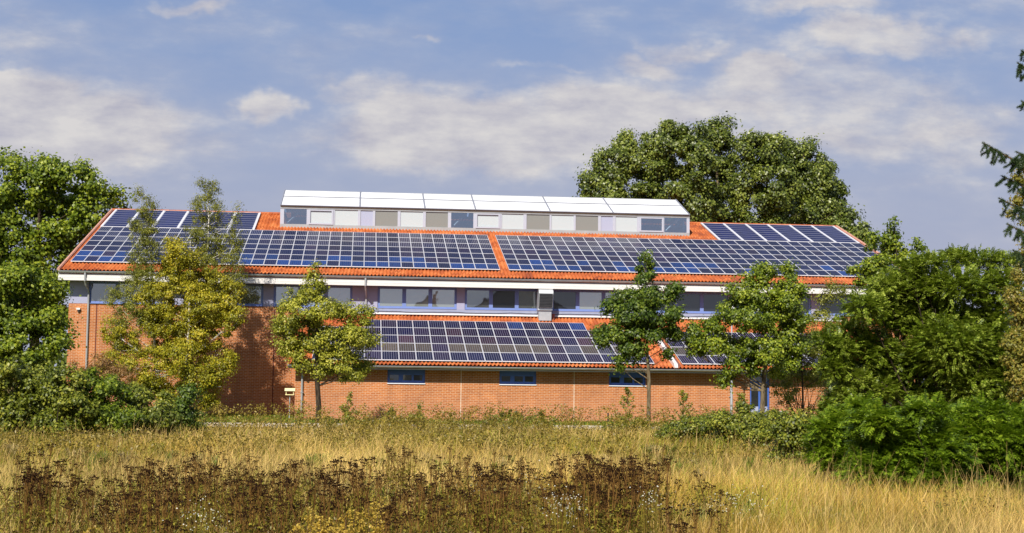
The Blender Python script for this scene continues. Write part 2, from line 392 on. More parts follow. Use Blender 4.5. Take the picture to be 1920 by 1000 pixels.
def px_clumps(lst, Y, rng, depth=1.0, jit=.35):
    out = []
    for c in lst:
        px, py, r = c[:3]; rz = c[3] if len(c) > 3 else r
        dY = (c[4] if len(c) > 4 else rng.uniform(-jit, jit)*r/FPX*Y*2.)
        p = at(px, py, Y+dY); s = (Y+dY)/FPX
        out.append((p[0], p[1], p[2], r*s*GROW, r*s*depth*GROW, rz*s*GROW))
    return out
def limbs(mb, base, top, clumps, r0, rng, n=8, z_lo=.25, mi=0, max_l=40, thin=.16):
    """trunk from base to top then one curved limb to every clump"""
    base = np.array(base, float); top = np.array(top, float); h = top-base
    pts = [base+h*f+np.array([rng.normal()*.03, rng.normal()*.03, 0])*(h[2]*.15) for f in (0, .12, .3, .5, .7, .85, 1.)]
    pts[0] = base-np.array([0, 0, .1])
    mb.tube(pts, [r0*1.35, r0, r0*.88, r0*.7, r0*.48, r0*.3, r0*.12], n, mi)
    for c in clumps[:max_l]:
        q = np.array(c[:3]); hd = np.hypot(*(q[:2]-base[:2])); zf = np.clip((q[2]-base[2]-hd*.8)/h[2], z_lo, .93)
        k = zf*6; f0 = np.clip(zf, 0, 1); st = base+h*f0
        mid = st*.5+q*.5+np.array([0, 0, -.08*hd]); r1 = r0*(1-f0*.85)*.42
        mb.tube([st, mid, q], [r1, r1*.6, r1*thin], 5, mi, cap=False)
        for _ in range(3):
            e = q+rng.normal(size=3)*np.array(c[3:6])*.6
            s2 = mid*.4+q*.6; mb.tube([s2, (s2+e)*.5+rng.normal(size=3)*.05, e], [r1*.45, r1*.3, r1*.1], 4, mi, cap=False)
def tree(name, label, cat, base, topz, clumps, n, leaf, aspect, lm, bk, r0, seed, group=None, sub=.36, shell=.5, droop=.3, limb_top=None, extra=None, zlo=.25, dens=1.):
    rng = np.random.default_rng(seed)
    root = empty(name, tuple(base), label, cat, group)
    mb = MB(); top = np.array([base[0], base[1], topz]) if limb_top is None else limb_top
    limbs(mb, base, top, clumps, r0, rng, z_lo=zlo)
    mb.build('trunk', bk, root, smooth=True)
    P, Nn = crown_points(clumps, int(n*1.75), rng, sub, shell, dens=dens)
    ok = P[:, 2] > .05; P = P[ok]; Nn = Nn[ok]
    quads_mesh('crown', leaf_quads(P, Nn, leaf, aspect, rng, droop), lm, root)
    return root

# ------------------------------------------------------------------ setting: ground, lawn, path
g = MB(); nx, ny = 60, 60
g.quad((-900, -400, 0), (900, -400, 0), (900, 1500, 0), (-900, 1500, 0))
go = g.build('ground', 'meadow_soil'); tag(go, kind='structure')
g = MB(); g.quad((-60, 62.2, .004), (75, 62.2, .004), (75, 110, .004), (-60, 110, .004))
tag(g.build('lawn_ground', 'lawn_ground'), kind='structure')
g = MB(); g.box(-60, 75, 60.2, 62.1, -.1, .03, 0); g.box(-60, 75, 62.1, 62.22, -.1, .10, 1); g.box(-60, 75, 60.08, 60.2, -.1, .06, 1)
tag(g.build('path', ['paving', 'kerb']), kind='structure')

# ------------------------------------------------------------------ sports hall
YW, YE, ZE, TP = 78., 77.1, 7.525, .318          # main wall, main eave, eave tile height, slope
YL, YLE, ZLE = 70., 69.3, 2.71                   # low wall, low eave
XL, XR = -15.53, 31.0; RXL, RXR = -15.95, 31.43; YR = 92.55; YB = 108.; ZR = ZE+(YR-YE)*TP
hall = empty('sports_hall', (7.7, 78, 0), 'long orange brick sports hall with red tiled roof and glazed rooftop lantern', 'building')
def Xat(px, Y, py=600): return at(px, py, Y)[0]
# brick walls
BT = at(140, 569, 78)[2]                          # top of brickwork at the left
b = MB()
b.box(XL, XR, YW, YW+.3, 0, BT)
b.box(XL, XL+.3, YW+.3, YB-1, 0, 7.0); b.box(XR-.3, XR, YW+.3, YB-1, 0, 7.0); b.box(XL, XR, YB-1, YB-.7, 0, 7.3)
for x in (XL, XR-.3):
    b.poly([(x, YW+.3, 7.0), (x, YR, ZR-.25), (x, YB-1, 7.0)]); b.poly([(x+.3, YB-1, 7.0), (x+.3, YR, ZR-.25), (x+.3, YW+.3, 7.0)])
b.build('wall', 'brick', hall)
AXL, AXR = Xat(553, YL, 740), 26.4
b = MB()
# window openings cut out of the low wall
LW = [(Xat(x0, YL, 710), Xat(x1, YL, 710)) for x0, x1 in ((726.5, 797), (936.5, 1005.5), (1142, 1211))]
DX0, DX1 = Xat(1406, YL, 740), Xat(1443, YL, 740)
WZ0, WZ1, WT = 1.80, 2.36, 2.48
xs = AXL
for x0, x1 in LW:
    b.box(xs, x0, YL, YL+.3, 0, WT); b.box(x0, x1, YL, YL+.3, 0, WZ0); xs = x1
b.box(xs, DX0, YL, YL+.3, 0, WT); b.box(DX1, AXR, YL, YL+.3, 0, WT)
b.box(AXL, AXL+.3, YL+.3, YW, 0, WT); b.box(AXR-.3, AXR, YL+.3, YW, 0, WT)
b.poly([(AXL, YL, WT), (AXL, YW, 5.3), (AXL, YW, WT)][::-1]); b.poly([(AXR, YL, WT), (AXR, YW, 5.3), (AXR, YW, WT)])
b.build('annexe_wall', 'brick', hall)
b = MB()
for px in (864.3, 1076.2):
    x = Xat(px, YL, 740); b.box(x-.013, x+.013, YL-.003, YL+.02, .05, WT, 0)
b.build('expansion_joint', 'joint_pale', hall)
b = MB()
for px in (513.5, 179):
    x = Xat(px, YW, 650); b.box(x-.03, x+.03, YW-.004, YW+.02, .05, BT-.02, 0)
b.build('expansion_joint', 'joint_dark', hall)
# roofs with real pantile relief
def tile_roof(name, x0, x1, y0, z0, tp, y1, flip=1):
    wl, row = .195, .345*.953; amp = .050; step = .055
    nx = int((x1-x0)/wl)*6; X = np.linspace(x0, x1, nx+1)
    nr = int(round((y1-y0)/row)); ys = []; lift = []
    for k in range(nr):
        a = y0+(y1-y0)*k/nr; e = y0+(y1-y0)*(k+1)/nr
        ys += [a, e-.004]; lift += [step, 0]
    ys.append(y1); lift.append(step); ys = np.array(ys); lift = np.array(lift)
    ph = 2*np.pi*(X-x0)/wl
    wave = amp*np.maximum(np.cos(ph), -.55)
    G = np.zeros((len(ys), len(X), 3)); G[:, :, 0] = X[None]; G[:, :, 1] = ys[:, None] if flip > 0 else (2*YR-ys)[:, None]
    G[:, :, 2] = (z0+(ys-y0)*tp+lift)[:, None]+wave[None]
    V = G.reshape(-1, 3); W_ = len(X); i = np.arange(len(ys)-1)[:, None]*W_+np.arange(W_-1)[None]
    i = i.ravel(); Fq = np.stack([i, i+1, i+W_+1, i+W_], 1) if flip > 0 else np.stack([i, i+W_, i+W_+1, i+1], 1)
    me = bpy.data.meshes.new(name); me.vertices.add(len(V)); me.vertices.foreach_set('co', (V-ORG[hall.name]).astype(np.float32).ravel())
    me.loops.add(Fq.size); me.loops.foreach_set('vertex_index', Fq.astype(np.int32).ravel())
    me.polygons.add(len(Fq)); me.polygons.foreach_set('loop_start', np.arange(0, Fq.size, 4, dtype=np.int32)); me.update(calc_edges=True)
    return link(name, me, ['tile'], hall)
roof = tile_roof('roof', RXL, RXR, YE, ZE-.05, TP, YR)
b = MB()
b.extrude([(YR, ZR-.06), (YB, ZE-.05), (YB, ZE-.2), (YR, ZR-.25), (YE+.05, ZE-.2), (YE+.05, ZE-.09)], RXL+.02, RXR-.02)
b.build('roof_deck', 'tile', hall)
b = MB()
x = RXL
while x < RXR-.01:
    x1 = min(x+.36, RXR); b.tube([(x, YR, ZR-.02), (x1-.01, YR, ZR+.0)], [.115, .10], 8); x = x1
b.build('ridge_tiles', 'tile', roof)
for xx, s in ((RXL, -1), (RXR, 1)):
    b = MB(); y = YE-.02
    while y < YR:
        z = ZE+(y-YE)*TP; y2 = y+.34
        b.tube([(xx, y, z+.03), (xx, y2, z+.03+.32*TP)], [.085, .065], 6); y = y2-.01
    b.build('verge_tiles', 'verge_tile', roof)
YLT = YW-.02
tile_roof('annexe_roof', AXL-.35, AXR+.35, YLE, ZLE-.05, TP, YLT)
b = MB(); zt = ZLE+(YLT-YLE)*TP
b.extrude([(YLE+.04, ZLE-.2), (YLE+.04, ZLE-.09), (YLT, zt-.09), (YLT, zt-.25)], AXL-.33, AXR+.33)
b.build('annexe_roof_deck', 'soffit', hall)
# eaves: gutter, boards, soffit
def gutter(x0, x1, y, z, r, name='gutter'):
    b = MB(); n = 8; pr = [(y+r*math.cos(a), z+r*math.sin(a)) for a in [math.pi+math.pi*k/n for k in range(n+1)]]
    pr += [(y+(r-.012)*math.cos(a), z+(r-.012)*math.sin(a)) for a in [2*math.pi-math.pi*k/n for k in range(n+1)]]
    b.extrude(pr, x0, x1); b.tube([(x0, y-r, z), (x1, y-r, z)], .014, 5)
    return b.build(name, 'zinc', hall)
gutter(RXL, RXR, YE-.05, ZE-.08, .085)
b = MB(); zf = 6.968
b.box(RXL, RXR, YE+.06, YE+.12, zf+.30, ZE-.12, 0)  # upper board tinted grey to paint in the shade of the gutter
b.box(RXL, RXR, YE+.02, YE+.12, zf+.155, zf+.292, 1)
b.box(RXL, RXR, YE-.02, YE+.12, zf, zf+.145, 1)
b.box(RXL, RXL+.05, YE+.12, YW+.4, zf, ZE-.12, 1)
b.build('fascia', ['grey_board', 'white_board'], hall)
b = MB(); b.box(RXL+.06, RXR-.02, YE+.121, YW-.005, zf+.03, zf+.06); b.build('soffit', 'soffit', hall)
gutter(AXL-.35, AXR+.35, YLE-.05, ZLE-.09, .08)
b = MB(); b.box(AXL-.3, AXR+.3, YLE+.05, YLE+.11, 2.46, 2.60, 0); b.build('annexe_fascia', 'grey_board', hall)
b = MB(); b.box(AXL-.29, AXR+.29, YLE+.111, YL-.004, 2.47, 2.49); b.build('annexe_soffit', 'soffit', hall)
# flashing and boarding between annexe roof and windows
WBZ = BT+.002
b = MB(); xa, xb = AXL-.3, AXR+.3
b.box(xa, xb, YW-.05, YW-.003, 5.60, WBZ-.005, 0); b.box(xa, xb, YW-.09, YW-.051, 5.56, 5.68, 0)
b.build('boarding', 'boarding', hall)
b = MB(); b.extrude([(YW-.052, 5.61), (YW-.10, 5.55), (YW-.18, 5.50), (YW-.18, 5.48), (YW-.052, 5.50)], xa, xb); b.build('flashing', 'white_board', hall)
b = MB(); pts = []
for k in range(60):
    x = xa+1+(xb-xa-2)*k/59; pts.append((x, YW-.12, 5.63+.02*math.sin(x*1.7)+.012*math.sin(x*4.1)))
b.tube(pts, .012, 4); b.build('cable', 'dark_metal', hall)
# upper storey: pillars and window groups.  wall behind
b = MB(); b.box(XL+.01, XR-.01, YW+.22, YW+.3, BT, 7.2); b.build('upper_wall', 'interior', hall)
pill = [(130, 166), (493.5, 513), (660.5, 708), (856.5, 871.5), (1018, 1034), (1181, 1219), (1365, 1381), (1521, 1536)]
pill = [(Xat(a, YW, 560), Xat(c, YW, 560)) for a, c in pill]
pill = pill[:1]+[(-10.1, -9.55)]+pill[1:]+[(30.0, XR)]
for k, (x0, x1) in enumerate(pill):
    b = MB(); z0 = BT+.003 if x1 < AXL else WBZ
    b.box(x0, x1, YW-.01, YW+.21, z0 if x1 > AXL or k == 0 else BT+.003, zf+.02)
    b.build('pillar', 'lilac_panel', hall)
dark_groups = {4: ('glass_mid', 'glass_dark', 'glass_mid'), 5: ('glass_dark', 'glass_light', 'glass_light'), 6: ('glass_dark', 'glass_dark', 'glass_dark'), 7: ('glass_dark', 'glass_dark', 'glass_dark'), 8: ('glass_dark',)*3, 9: ('glass_dark',)*3}  # reflected trees and roofs painted in as darker panes
kinds = {0: ('glass_mid', 'glass_light', 'glass_mid'), 1: ('glass_dark', 'glass_dark', 'glass_mid')}
for k in range(len(pill)-1):
    x0, x1 = pill[k][1]+.004, pill[k+1][0]-.004
    low = x1 < AXL; zb = BT+.004
    n = 3; fw = .12; mw = .21; pw = (x1-x0-2*fw-(n-1)*mw)/n
    zt_ = zf+.02; gz0 = zb+.13; gz1 = zt_-.12
    f = MB(); y0, y1 = YW+.05, YW+.15
    f.box(x0, x1, y0, y1, zb, gz0); f.box(x0, x1, y0, y1, gz1, zt_)
    xx = x0; cells = []
    for j in range(n):
        wl_ = fw if j == 0 else mw
        f.box(xx, xx+wl_, y0, y1, gz0, gz1); xx += wl_; cells.append((xx, xx+pw)); xx += pw
    f.box(xx, x1, y0, y1, gz0, gz1)
    f.box(x0, x1, YW-.07, y0-.002, zb-.0, zb+.03)
    fo = f.build('window', 'lilac', hall)
    ks = dark_groups.get(k, kinds.get(k, ('glass_light', 'glass_light', 'glass_light')))
    for (a, c), mm in zip(cells, ks):
        p = MB(); p.quad((a, y0+.03, gz0), (c, y0+.03, gz0), (c, y0+.03, gz1), (a, y0+.03, gz1)); p.build('pane', mm, fo)
# small blue windows of the annexe
for x0, x1 in LW:
    f = MB(); y0, y1 = YL+.10, YL+.18; z0, z1 = WZ0, WT
    wd = x1-x0; ed = [0, .06, .30, .40, .63, .69, .93, 1.]
    ed = [x0+wd*e for e in (0, .06, .30, .415, .645, .70, .93, 1.)]
    f.box(x0, x1, y0, y1, z0, z0+.14); f.box(x0, x1, y0, y1, z0+.41, z1)
    for a, c in ((0, 1), (2, 3), (4, 5), (6, 7)): f.box(ed[a], ed[c], y0, y1, z0+.14, z0+.41)
    fo = f.build('small_window', 'blue_frame', hall)
    s = MB(); s.box(x0-.01, x1+.01, YL-.05, YL+.10, z0-.03, z0+.012); s.build('sill', 'sill', fo)
    for a, c in ((1, 2), (3, 4), (5, 6)):
        p = MB(); p.quad((ed[a], y0+.03, z0+.14), (ed[c], y0+.03, z0+.14), (ed[c], y0+.03, z0+.41), (ed[a], y0+.03, z0+.41)); p.build('pane', 'glass_dark', fo)
b = MB(); b.box(AXL+.3, AXR-.3, YL+.3, YL+.34, .0, WT-.02); b.build('annexe_inside', 'interior', hall)
# door
f = MB(); y0, y1 = YL+.08, YL+.16
f.box(DX0, DX0+.09, y0, y1, 0, WT); f.box(DX1-.09, DX1, y0, y1, 0, WT); f.box(DX0+.09, DX1-.09, y0, y1, WT-.1, WT); f.box(DX0+.09, DX1-.09, y0, y1, 2.0, 2.08)
xm = (DX0+DX1)/2; f.box(xm-.05, xm+.05, y0, y1, 0, 2.0)
do = f.build('door', 'blue_frame', hall)
p = MB(); p.box(DX0+.09, xm-.05, y0+.02, y1-.02, .85, 2.0); p.box(xm+.05, DX1-.09, y0+.02, y1-.02, .85, 2.0); p.box(DX0+.09, DX1-.09, y0+.02, y1-.02, 2.08, WT-.1); p.build('door_glass', 'glass_dark', do)
p = MB(); p.box(DX0+.09, xm-.05, y0+.01, y1-.01, .06, .84); p.box(xm+.05, DX1-.09, y0+.01, y1-.01, .06, .84); p.build('door_panel', 'pane_lilac', do)
p = MB(); p.box(xm+.07, xm+.10, y0-.05, y0-.002, .95, 1.25); p.build('handle', 'zinc_light', do)
# downpipes
def pipe(px, main=True, zb=0.):
    b = MB()
    if main:
        x = Xat(px, YW, 560)
        b.tube([(x-.05, YE-.06, ZE-.15), (x-.05, YE-.07, zf-.02), (x-.03, YE+.1, zf-.22), (x, YW-.2, zf-.45), (x, YW-.09, zf-.6), (x, YW-.09, zb+.02)], .055, 8)
    else:
        x = Xat(px, YL, 740)
        b.tube([(x, YLE-.05, ZLE-.15), (x, YLE+.02, ZLE-.28), (x, YL-.14, 2.2), (x, YL-.09, 2.1), (x, YL-.09, .42)], .05, 8)
        b.box(x-.075, x+.075, YL-.16, YL-.004, 1.3, 1.33)
    o = b.build('downpipe', 'zinc_light', hall, smooth=False)
    if not main:
        c = MB(); c.tube([(x, YL-.09, 0), (x, YL-.09, .42)], .07, 8); c.build('standpipe', 'cast_iron', o)
pipe(166.5, True, 0.); pipe(686.5, True, 5.6); pipe(1200, True, 5.6); pipe(566, False); pipe(1369.5, False)
# firewall flashing strip over the annexe roof
b = MB(); xx = 15.30
zz = lambda y: ZLE+(y-YLE)*TP
b.extrude([(YLE-.02, zz(YLE-.02)+.02), (YLE+.1, zz(YLE+.1)+.17), (YLT-.1, zz(YLT-.1)+.17), (YLT-.1, zz(YLT-.1)-.05), (YLE+.1, zz(YLE)-.05)], xx, xx+.17, 0)
b.extrude([(YLE+.12, zz(YLE+.12)+.10), (YLT-.1, zz(YLT-.1)+.10), (YLT-.1, zz(YLT-.1)-.05), (YLE+.1, zz(YLE)-.05)], xx+.172, xx+.33, 1)
b.build('parapet_strip', ['white_board', 'soffit'], hall)
# vent hood
vx0, vx1 = 9.50, 10.22
v = MB()
v.extrude([(77.15, 5.24), (77.15, 5.80), (77.72, 5.80), (77.72, 5.40)], vx0+.02, vx1-.02)
v.extrude([(77.10, 5.82), (77.12, 5.94), (77.00, 5.94), (76.78, 6.70), (76.84, 6.86), (77.0, 6.94), (77.80, 6.94), (77.80, 5.82)], vx0-.03, vx1+.03)
v.box(vx0-.05, vx1+.02, 77.06, 77.8, 5.795, 5.825)
vo = v.build('vent', 'silver', hall)
b = MB(); b.extrude([(76.995, 5.96), (76.775, 6.68), (76.79, 6.68), (77.01, 5.96)], vx0+.01, vx1-.01)
pr = [(76.995, 5.95), (76.775, 6.66)]
n = 9
for k in range(n):
    a, c = k/n, (k+.8)/n
    ya, za = pr[0][0]+(pr[1][0]-pr[0][0])*a, pr[0][1]+(pr[1][1]-pr[0][1])*a
    yc, zc = pr[0][0]+(pr[1][0]-pr[0][0])*c, pr[0][1]+(pr[1][1]-pr[0][1])*c
    b.extrude([(ya-.035, za), (yc-.012, zc), (yc+.0, zc), (ya-.0, za)], vx0, vx1)
b.build('louvre', 'dark_metal', vo)
b = MB(); x = vx1+.12; b.tube([(x, 77.6, 5.30), (x, 77.6, 5.62)], .11, 10); b.build('roof_outlet', 'soffit', vo)
# rooftop lantern
SY, SZ0 = 88.65, 11.20
SXL, SXR = at(525, 420, SY)[0], at(1293, 430, SY)[0]
zt1 = at(900, 398, SY)[2]; zb1 = SZ0+.02
RYZ = 92.55; RZ = at(900, 366, RYZ)[2]
sl = MB()
# skirt, head beam, corner posts, rear wall, gables
sl.box(SXL, SXR, SY, SY+.12, SZ0-.15, SZ0+.19, 0)
sl.box(SXL, SXR, SY-.02, SY+.12, zt1-.06, zt1+.12, 0)
ROY = 2*RYZ-SY
sl.box(SXL, SXR, ROY-.12, ROY, SZ0-.15, SZ0+.19, 0); sl.box(SXL, SXR, ROY-.12, ROY, zt1-.06, zt1+.12, 0)
for x in (SXL, SXR-.12):
    sl.box(x, x+.12, SY+.121, ROY-.121, SZ0-.15, SZ0+.19, 0); sl.box(x, x+.12, SY+.121, ROY-.121, zt1-.06, zt1+.08, 0)
    for y in np.linspace(SY+1.5, ROY-1.5, 4): sl.box(x+.01, x+.11, y-.05, y+.05, SZ0+.19, zt1-.06, 0)
    for s_ in (1, -1):
        ya, yb = (SY if s_ > 0 else ROY), RYZ
        sl.tube([(x+.06, ya, zt1+.1), (x+.06, yb, RZ-.05)], .06, 5)
    sl.box(x+.02, x+.10, RYZ-.05, RYZ+.05, zt1+.08, RZ-.08)
sl.tube([(SXL, RYZ, RZ-.04), (SXR, RYZ, RZ-.04)], .06, 6)
sko = sl.build('skylight', 'zinc_light', hall)
pan = [(532.5, 575, 'c'), (582, 621.7, 'pf'), (627.7, 671, 'p'), (676, 699, 'l'), (703.6, 745.7, 'b'), (751, 793, 'p'), (798.5, 840, 'b'), (846, 887.7, 'c'),
       (895, 934.5, 'pf'), (941, 981.5, 'p'), (987.5, 1030.7, 'b'), (1034, 1075.7, 'p'), (1079.6, 1121.7, 'b'), (1127, 1149, 'l'), (1154.5, 1194.5, 'p'), (1202, 1241, 'cf'), (1245.5, 1287.6, 'c')]
pm = {'c': 'pane_clear', 'p': 'pane_pale', 'b': 'pane_beige', 'l': 'pane_lilac'}
mul = MB(); last = SXL
zp0, zp1 = SZ0+.19, zt1-.06
edges = []
for a, c, k in pan:
    xa_, xc_ = at(a, 405, SY)[0], at(c, 405, SY)[0]
    mul = MB(); mul.box(last, xa_, SY+.0, SY+.10, zp0, zp1, 0); mul.build('mullion', 'white_frame', sko); last = xc_
    if len(k) == 2:
        ff = MB(); e = .10
        ff.box(xa_-e, xc_+e, SY-.045, SY-.003, zp0+.0, zp0+.09); ff.box(xa_-e, xc_+e, SY-.045, SY-.003, zp1-.10, zp1-.02)
        ff.box(xa_-e, xa_, SY-.045, SY-.003, zp0+.09, zp1-.10); ff.box(xc_, xc_+e, SY-.045, SY-.003, zp0+.09, zp1-.10)
        ff.build('opening_frame', 'white_frame', sko)
    p = MB(); p.quad((xa_, SY+.05, zp0), (xc_, SY+.05, zp0), (xc_, SY+.05, zp1), (xa_, SY+.05, zp1)); p.build('pane', pm[k[0]], sko)
mul = MB(); mul.box(last, SXR, SY, SY+.10, zp0, zp1, 0)
mul.build('mullion', 'white_frame', sko)
p = MB(); p.quad((SXL+.1, ROY-.06, zp0), (SXR-.1, ROY-.06, zp0), (SXR-.1, ROY-.06, zp1), (SXL+.1, ROY-.06, zp1))
for x in (SXL+.06, SXR-.06):
    p.poly([(x, SY+.1, zp0), (x, ROY-.1, zp0), (x, ROY-.1, zt1+.05), (x, RYZ, RZ-.1), (x, SY+.1, zt1+.05)])
p.build('end_glazing', 'pane_clear', sko)
p = MB()
for xa_, xb_ in ((SXL+.3, SXL+1.6), (SXR-1.6, SXR-.3), (9.0-3.6, 9.0-2.4)):
    p.tube([(xa_, SY+.5, zp0), (xb_, SY+.6, zp1+.3)], .05, 5); p.tube([(xa_, SY+1.6, zp0+.5), (xb_, SY+1.8, zp0+.55)], .05, 5)
for x in np.linspace(SXL+.3, SXR-.3, 9):
    p.tube([(x, SY+.3, zt1), (x, RYZ, RZ-.3), (x, ROY-.3, zt1)], .05, 5)
p.build('brace', 'zinc', sko)
cuts_b = [527.5, 675, 797, 892, 1032, 1150, 1291]
cuts = [at(c, 390, SY-.05)[0] for c in cuts_b]; cuts[0] = SXL+.03; cuts[-1] = SXR-.03
for k in range(6):
    p = MB(); a, c = cuts[k]+.05, cuts[k+1]-.05
    for s_ in (1, -1):
        for f0, f1 in ((0, .56), (.61, .98)):
            e0 = SY-.10 if s_ > 0 else ROY+.10
            ya, yb = e0+(RYZ-e0)*f0, e0+(RYZ-e0)*f1; z0_ = zt1+.15
            za, zb_ = z0_+(RZ-z0_)*f0, z0_+(RZ-z0_)*f1
            p.quad((a, ya, za), (c, ya, za), (c, yb, zb_), (a, yb, zb_)); p.quad((a, ya, za-.03), (a, yb, zb_-.03), (c, yb, zb_-.03), (c, ya, za-.03))
            p.quad((a, ya, za-.03), (c, ya, za-.03), (c, ya, za), (a, ya, za))
    p.build('awning', 'fabric', sko)
p = MB(); p.box(SXL+.05, SXR-.05, SY-.06, SY-.022, zt1+.035, zt1+.115); p.build('eave_shade', 'brown_shade', sko)  # brown band drawn in as the shade line under the awning front
p = MB()
for k, x in enumerate(cuts):
    p.tube([(x, SY-.12, zt1+.13), (x, RYZ, RZ+.01)], .05, 5)
p.tube([(SXL, SY-.1, zt1+.135), (SXR, SY-.1, zt1+.135)], .035, 5)
p.tube([(SXL+.02, SY+(RYZ-SY)*.585, zt1+.15+(RZ-zt1-.15)*.59), (SXR-.02, SY+(RYZ-SY)*.585, zt1+.15+(RZ-zt1-.15)*.59)], .022, 5)
p.build('awning_rail', 'rail', sko)
# wall lamp on the brickwork
wl = MB(); q = at(147.5, 580, YW); wl.box(q[0]-.09, q[0]+.09, YW-.16, YW-.003, q[2]-.03, q[2]+.06, 0); wl.box(q[0]-.04, q[0]+.06, YW-.12, YW-.003, q[2]-.14, q[2]-.032, 1)
wl.build('floodlight', ['lamp_white', 'dark_metal'], hall)
q = at(1324.5, 782, YL); wl = MB(); wl.box(q[0]-.06, q[0]+.06, YL-.10, YL-.003, q[2]-.06, q[2]+.06); wl.build('socket_box', 'lamp_white', hall)

# ------------------------------------------------------------------ solar arrays
rs = random.Random(5)
def module_mesh(mods, name, sm, parent, Y0, Z0, lift):
    """mods: (x0,x1,y0,y1,tint,bus)"""
    V = []; Fc = []; mi = []; uv = []; tint = []; bus = []
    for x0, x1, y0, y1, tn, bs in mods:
        g_ = .007; x0 += g_; x1 -= g_; y0 += g_; y1 -= g_
        z = lambda y: Z0+(y-Y0)*TP+lift
        e = .017
        def bx(a, c, d, f, h, m_):
            i = len(V)
            for zz_ in (-.04, h):
                for yy in (d, f):
                    for xx_ in (a, c): V.append((xx_, yy, z(yy)+zz_))
            for q in ((0, 2, 3, 1), (4, 5, 7, 6), (0, 1, 5, 4), (2, 6, 7, 3), (0, 4, 6, 2), (1, 3, 7, 5)):
                Fc.append(tuple(i+k for k in q)); mi.append(m_); uv.append([(0, 0)]*4); tint.append(tn); bus.append(bs)
        bx(x0, x1, y0, y0+e, 0, 0); bx(x0, x1, y1-e, y1, 0, 0); bx(x0, x0+e, y0+e, y1-e, 0, 0); bx(x1-e, x1, y0+e, y1-e, 0, 0)
        i = len(V); zz_ = -.008
        for a, d in ((x0+e, y0+e), (x1-e, y0+e), (x1-e, y1-e), (x0+e, y1-e)): V.append((a, d, z(d)+zz_))
        Fc.append((i, i+1, i+2, i+3)); mi.append(1); uv.append([(0, 0), (1, 0), (1, 1), (0, 1)]); tint.append(tn); bus.append(bs)
    me = bpy.data.meshes.new(name); me.from_pydata((np.array(V)-origin_of(parent)).tolist(), [], Fc); me.update()
    me.polygons.foreach_set('material_index', mi)
    ul = me.uv_layers.new(name='UVMap'); ul.data.foreach_set('uv', np.array(uv, np.float32).ravel())
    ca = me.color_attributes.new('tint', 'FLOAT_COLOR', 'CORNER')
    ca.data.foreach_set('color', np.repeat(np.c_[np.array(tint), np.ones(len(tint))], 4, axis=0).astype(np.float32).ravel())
    ba = me.attributes.new('busbar', 'FLOAT', 'FACE'); ba.data.foreach_set('value', np.array(bus, np.float32))
    return link(name, me, ['panel_frame', sm], parent)
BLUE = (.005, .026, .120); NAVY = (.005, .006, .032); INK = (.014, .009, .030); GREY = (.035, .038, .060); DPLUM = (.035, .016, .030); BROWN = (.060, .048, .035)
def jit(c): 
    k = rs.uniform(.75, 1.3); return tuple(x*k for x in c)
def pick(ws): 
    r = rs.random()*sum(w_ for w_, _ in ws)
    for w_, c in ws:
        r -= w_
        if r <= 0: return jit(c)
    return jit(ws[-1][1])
TOPR = []
def build_array(label, mods, sm, Y0, Z0, lift, cap=100):
    x0 = min(m_[0] for m_ in mods); y0 = min(m_[2] for m_ in mods); 
    root = empty('solar_array', (x0, y0, Z0+(y0-Y0)*TP), label, 'solar panels', 'solar arrays on the tiled roofs')
    TOPR.append(root)
    mods = sorted(mods, key=lambda m_: m_[2])
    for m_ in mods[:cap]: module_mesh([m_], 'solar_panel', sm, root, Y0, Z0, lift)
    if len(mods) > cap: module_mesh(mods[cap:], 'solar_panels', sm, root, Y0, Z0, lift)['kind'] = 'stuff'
rowsY = [78.5+k*(87.12-78.5)/7 for k in range(8)]
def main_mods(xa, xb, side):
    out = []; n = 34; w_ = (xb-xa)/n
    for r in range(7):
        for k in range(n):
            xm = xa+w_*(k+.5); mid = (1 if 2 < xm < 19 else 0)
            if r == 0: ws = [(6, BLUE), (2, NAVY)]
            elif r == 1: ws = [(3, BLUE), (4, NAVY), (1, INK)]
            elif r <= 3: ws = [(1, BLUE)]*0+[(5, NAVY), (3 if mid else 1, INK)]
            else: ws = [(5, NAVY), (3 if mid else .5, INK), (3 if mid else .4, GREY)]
            bs = .18 if r < 4 else (.95 if mid or rs.random() < .4 else .35)  # greyer upper rows with bolder stripes: reflected sky painted in
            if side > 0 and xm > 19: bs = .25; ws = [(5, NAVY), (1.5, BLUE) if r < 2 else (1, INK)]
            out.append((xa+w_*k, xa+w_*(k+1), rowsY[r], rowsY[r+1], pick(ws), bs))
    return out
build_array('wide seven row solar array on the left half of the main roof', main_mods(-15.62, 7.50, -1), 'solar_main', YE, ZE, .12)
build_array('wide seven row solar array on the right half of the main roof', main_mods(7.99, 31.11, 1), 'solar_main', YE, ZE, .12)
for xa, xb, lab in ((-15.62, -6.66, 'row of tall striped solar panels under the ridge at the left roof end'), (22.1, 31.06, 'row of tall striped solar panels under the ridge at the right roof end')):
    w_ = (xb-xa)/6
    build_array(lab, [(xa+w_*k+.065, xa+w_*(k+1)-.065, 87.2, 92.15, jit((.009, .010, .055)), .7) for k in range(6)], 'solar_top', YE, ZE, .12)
    for k in range(7):
        x = xa+w_*k; b = MB(); zz1 = lambda y: ZE+(y-YE)*TP
        b.extrude([(87.2, zz1(87.2)+.06), (92.15, zz1(92.15)+.06), (92.15, zz1(92.15)+.135), (87.2, zz1(87.2)+.135)], x-.06, x+.06); b.build('cover_strip', 'panel_frame', TOPR[-1])
lr = [69.64+k*(76.50-69.64)/5 for k in range(6)]; lw = (11.85-.96)/13
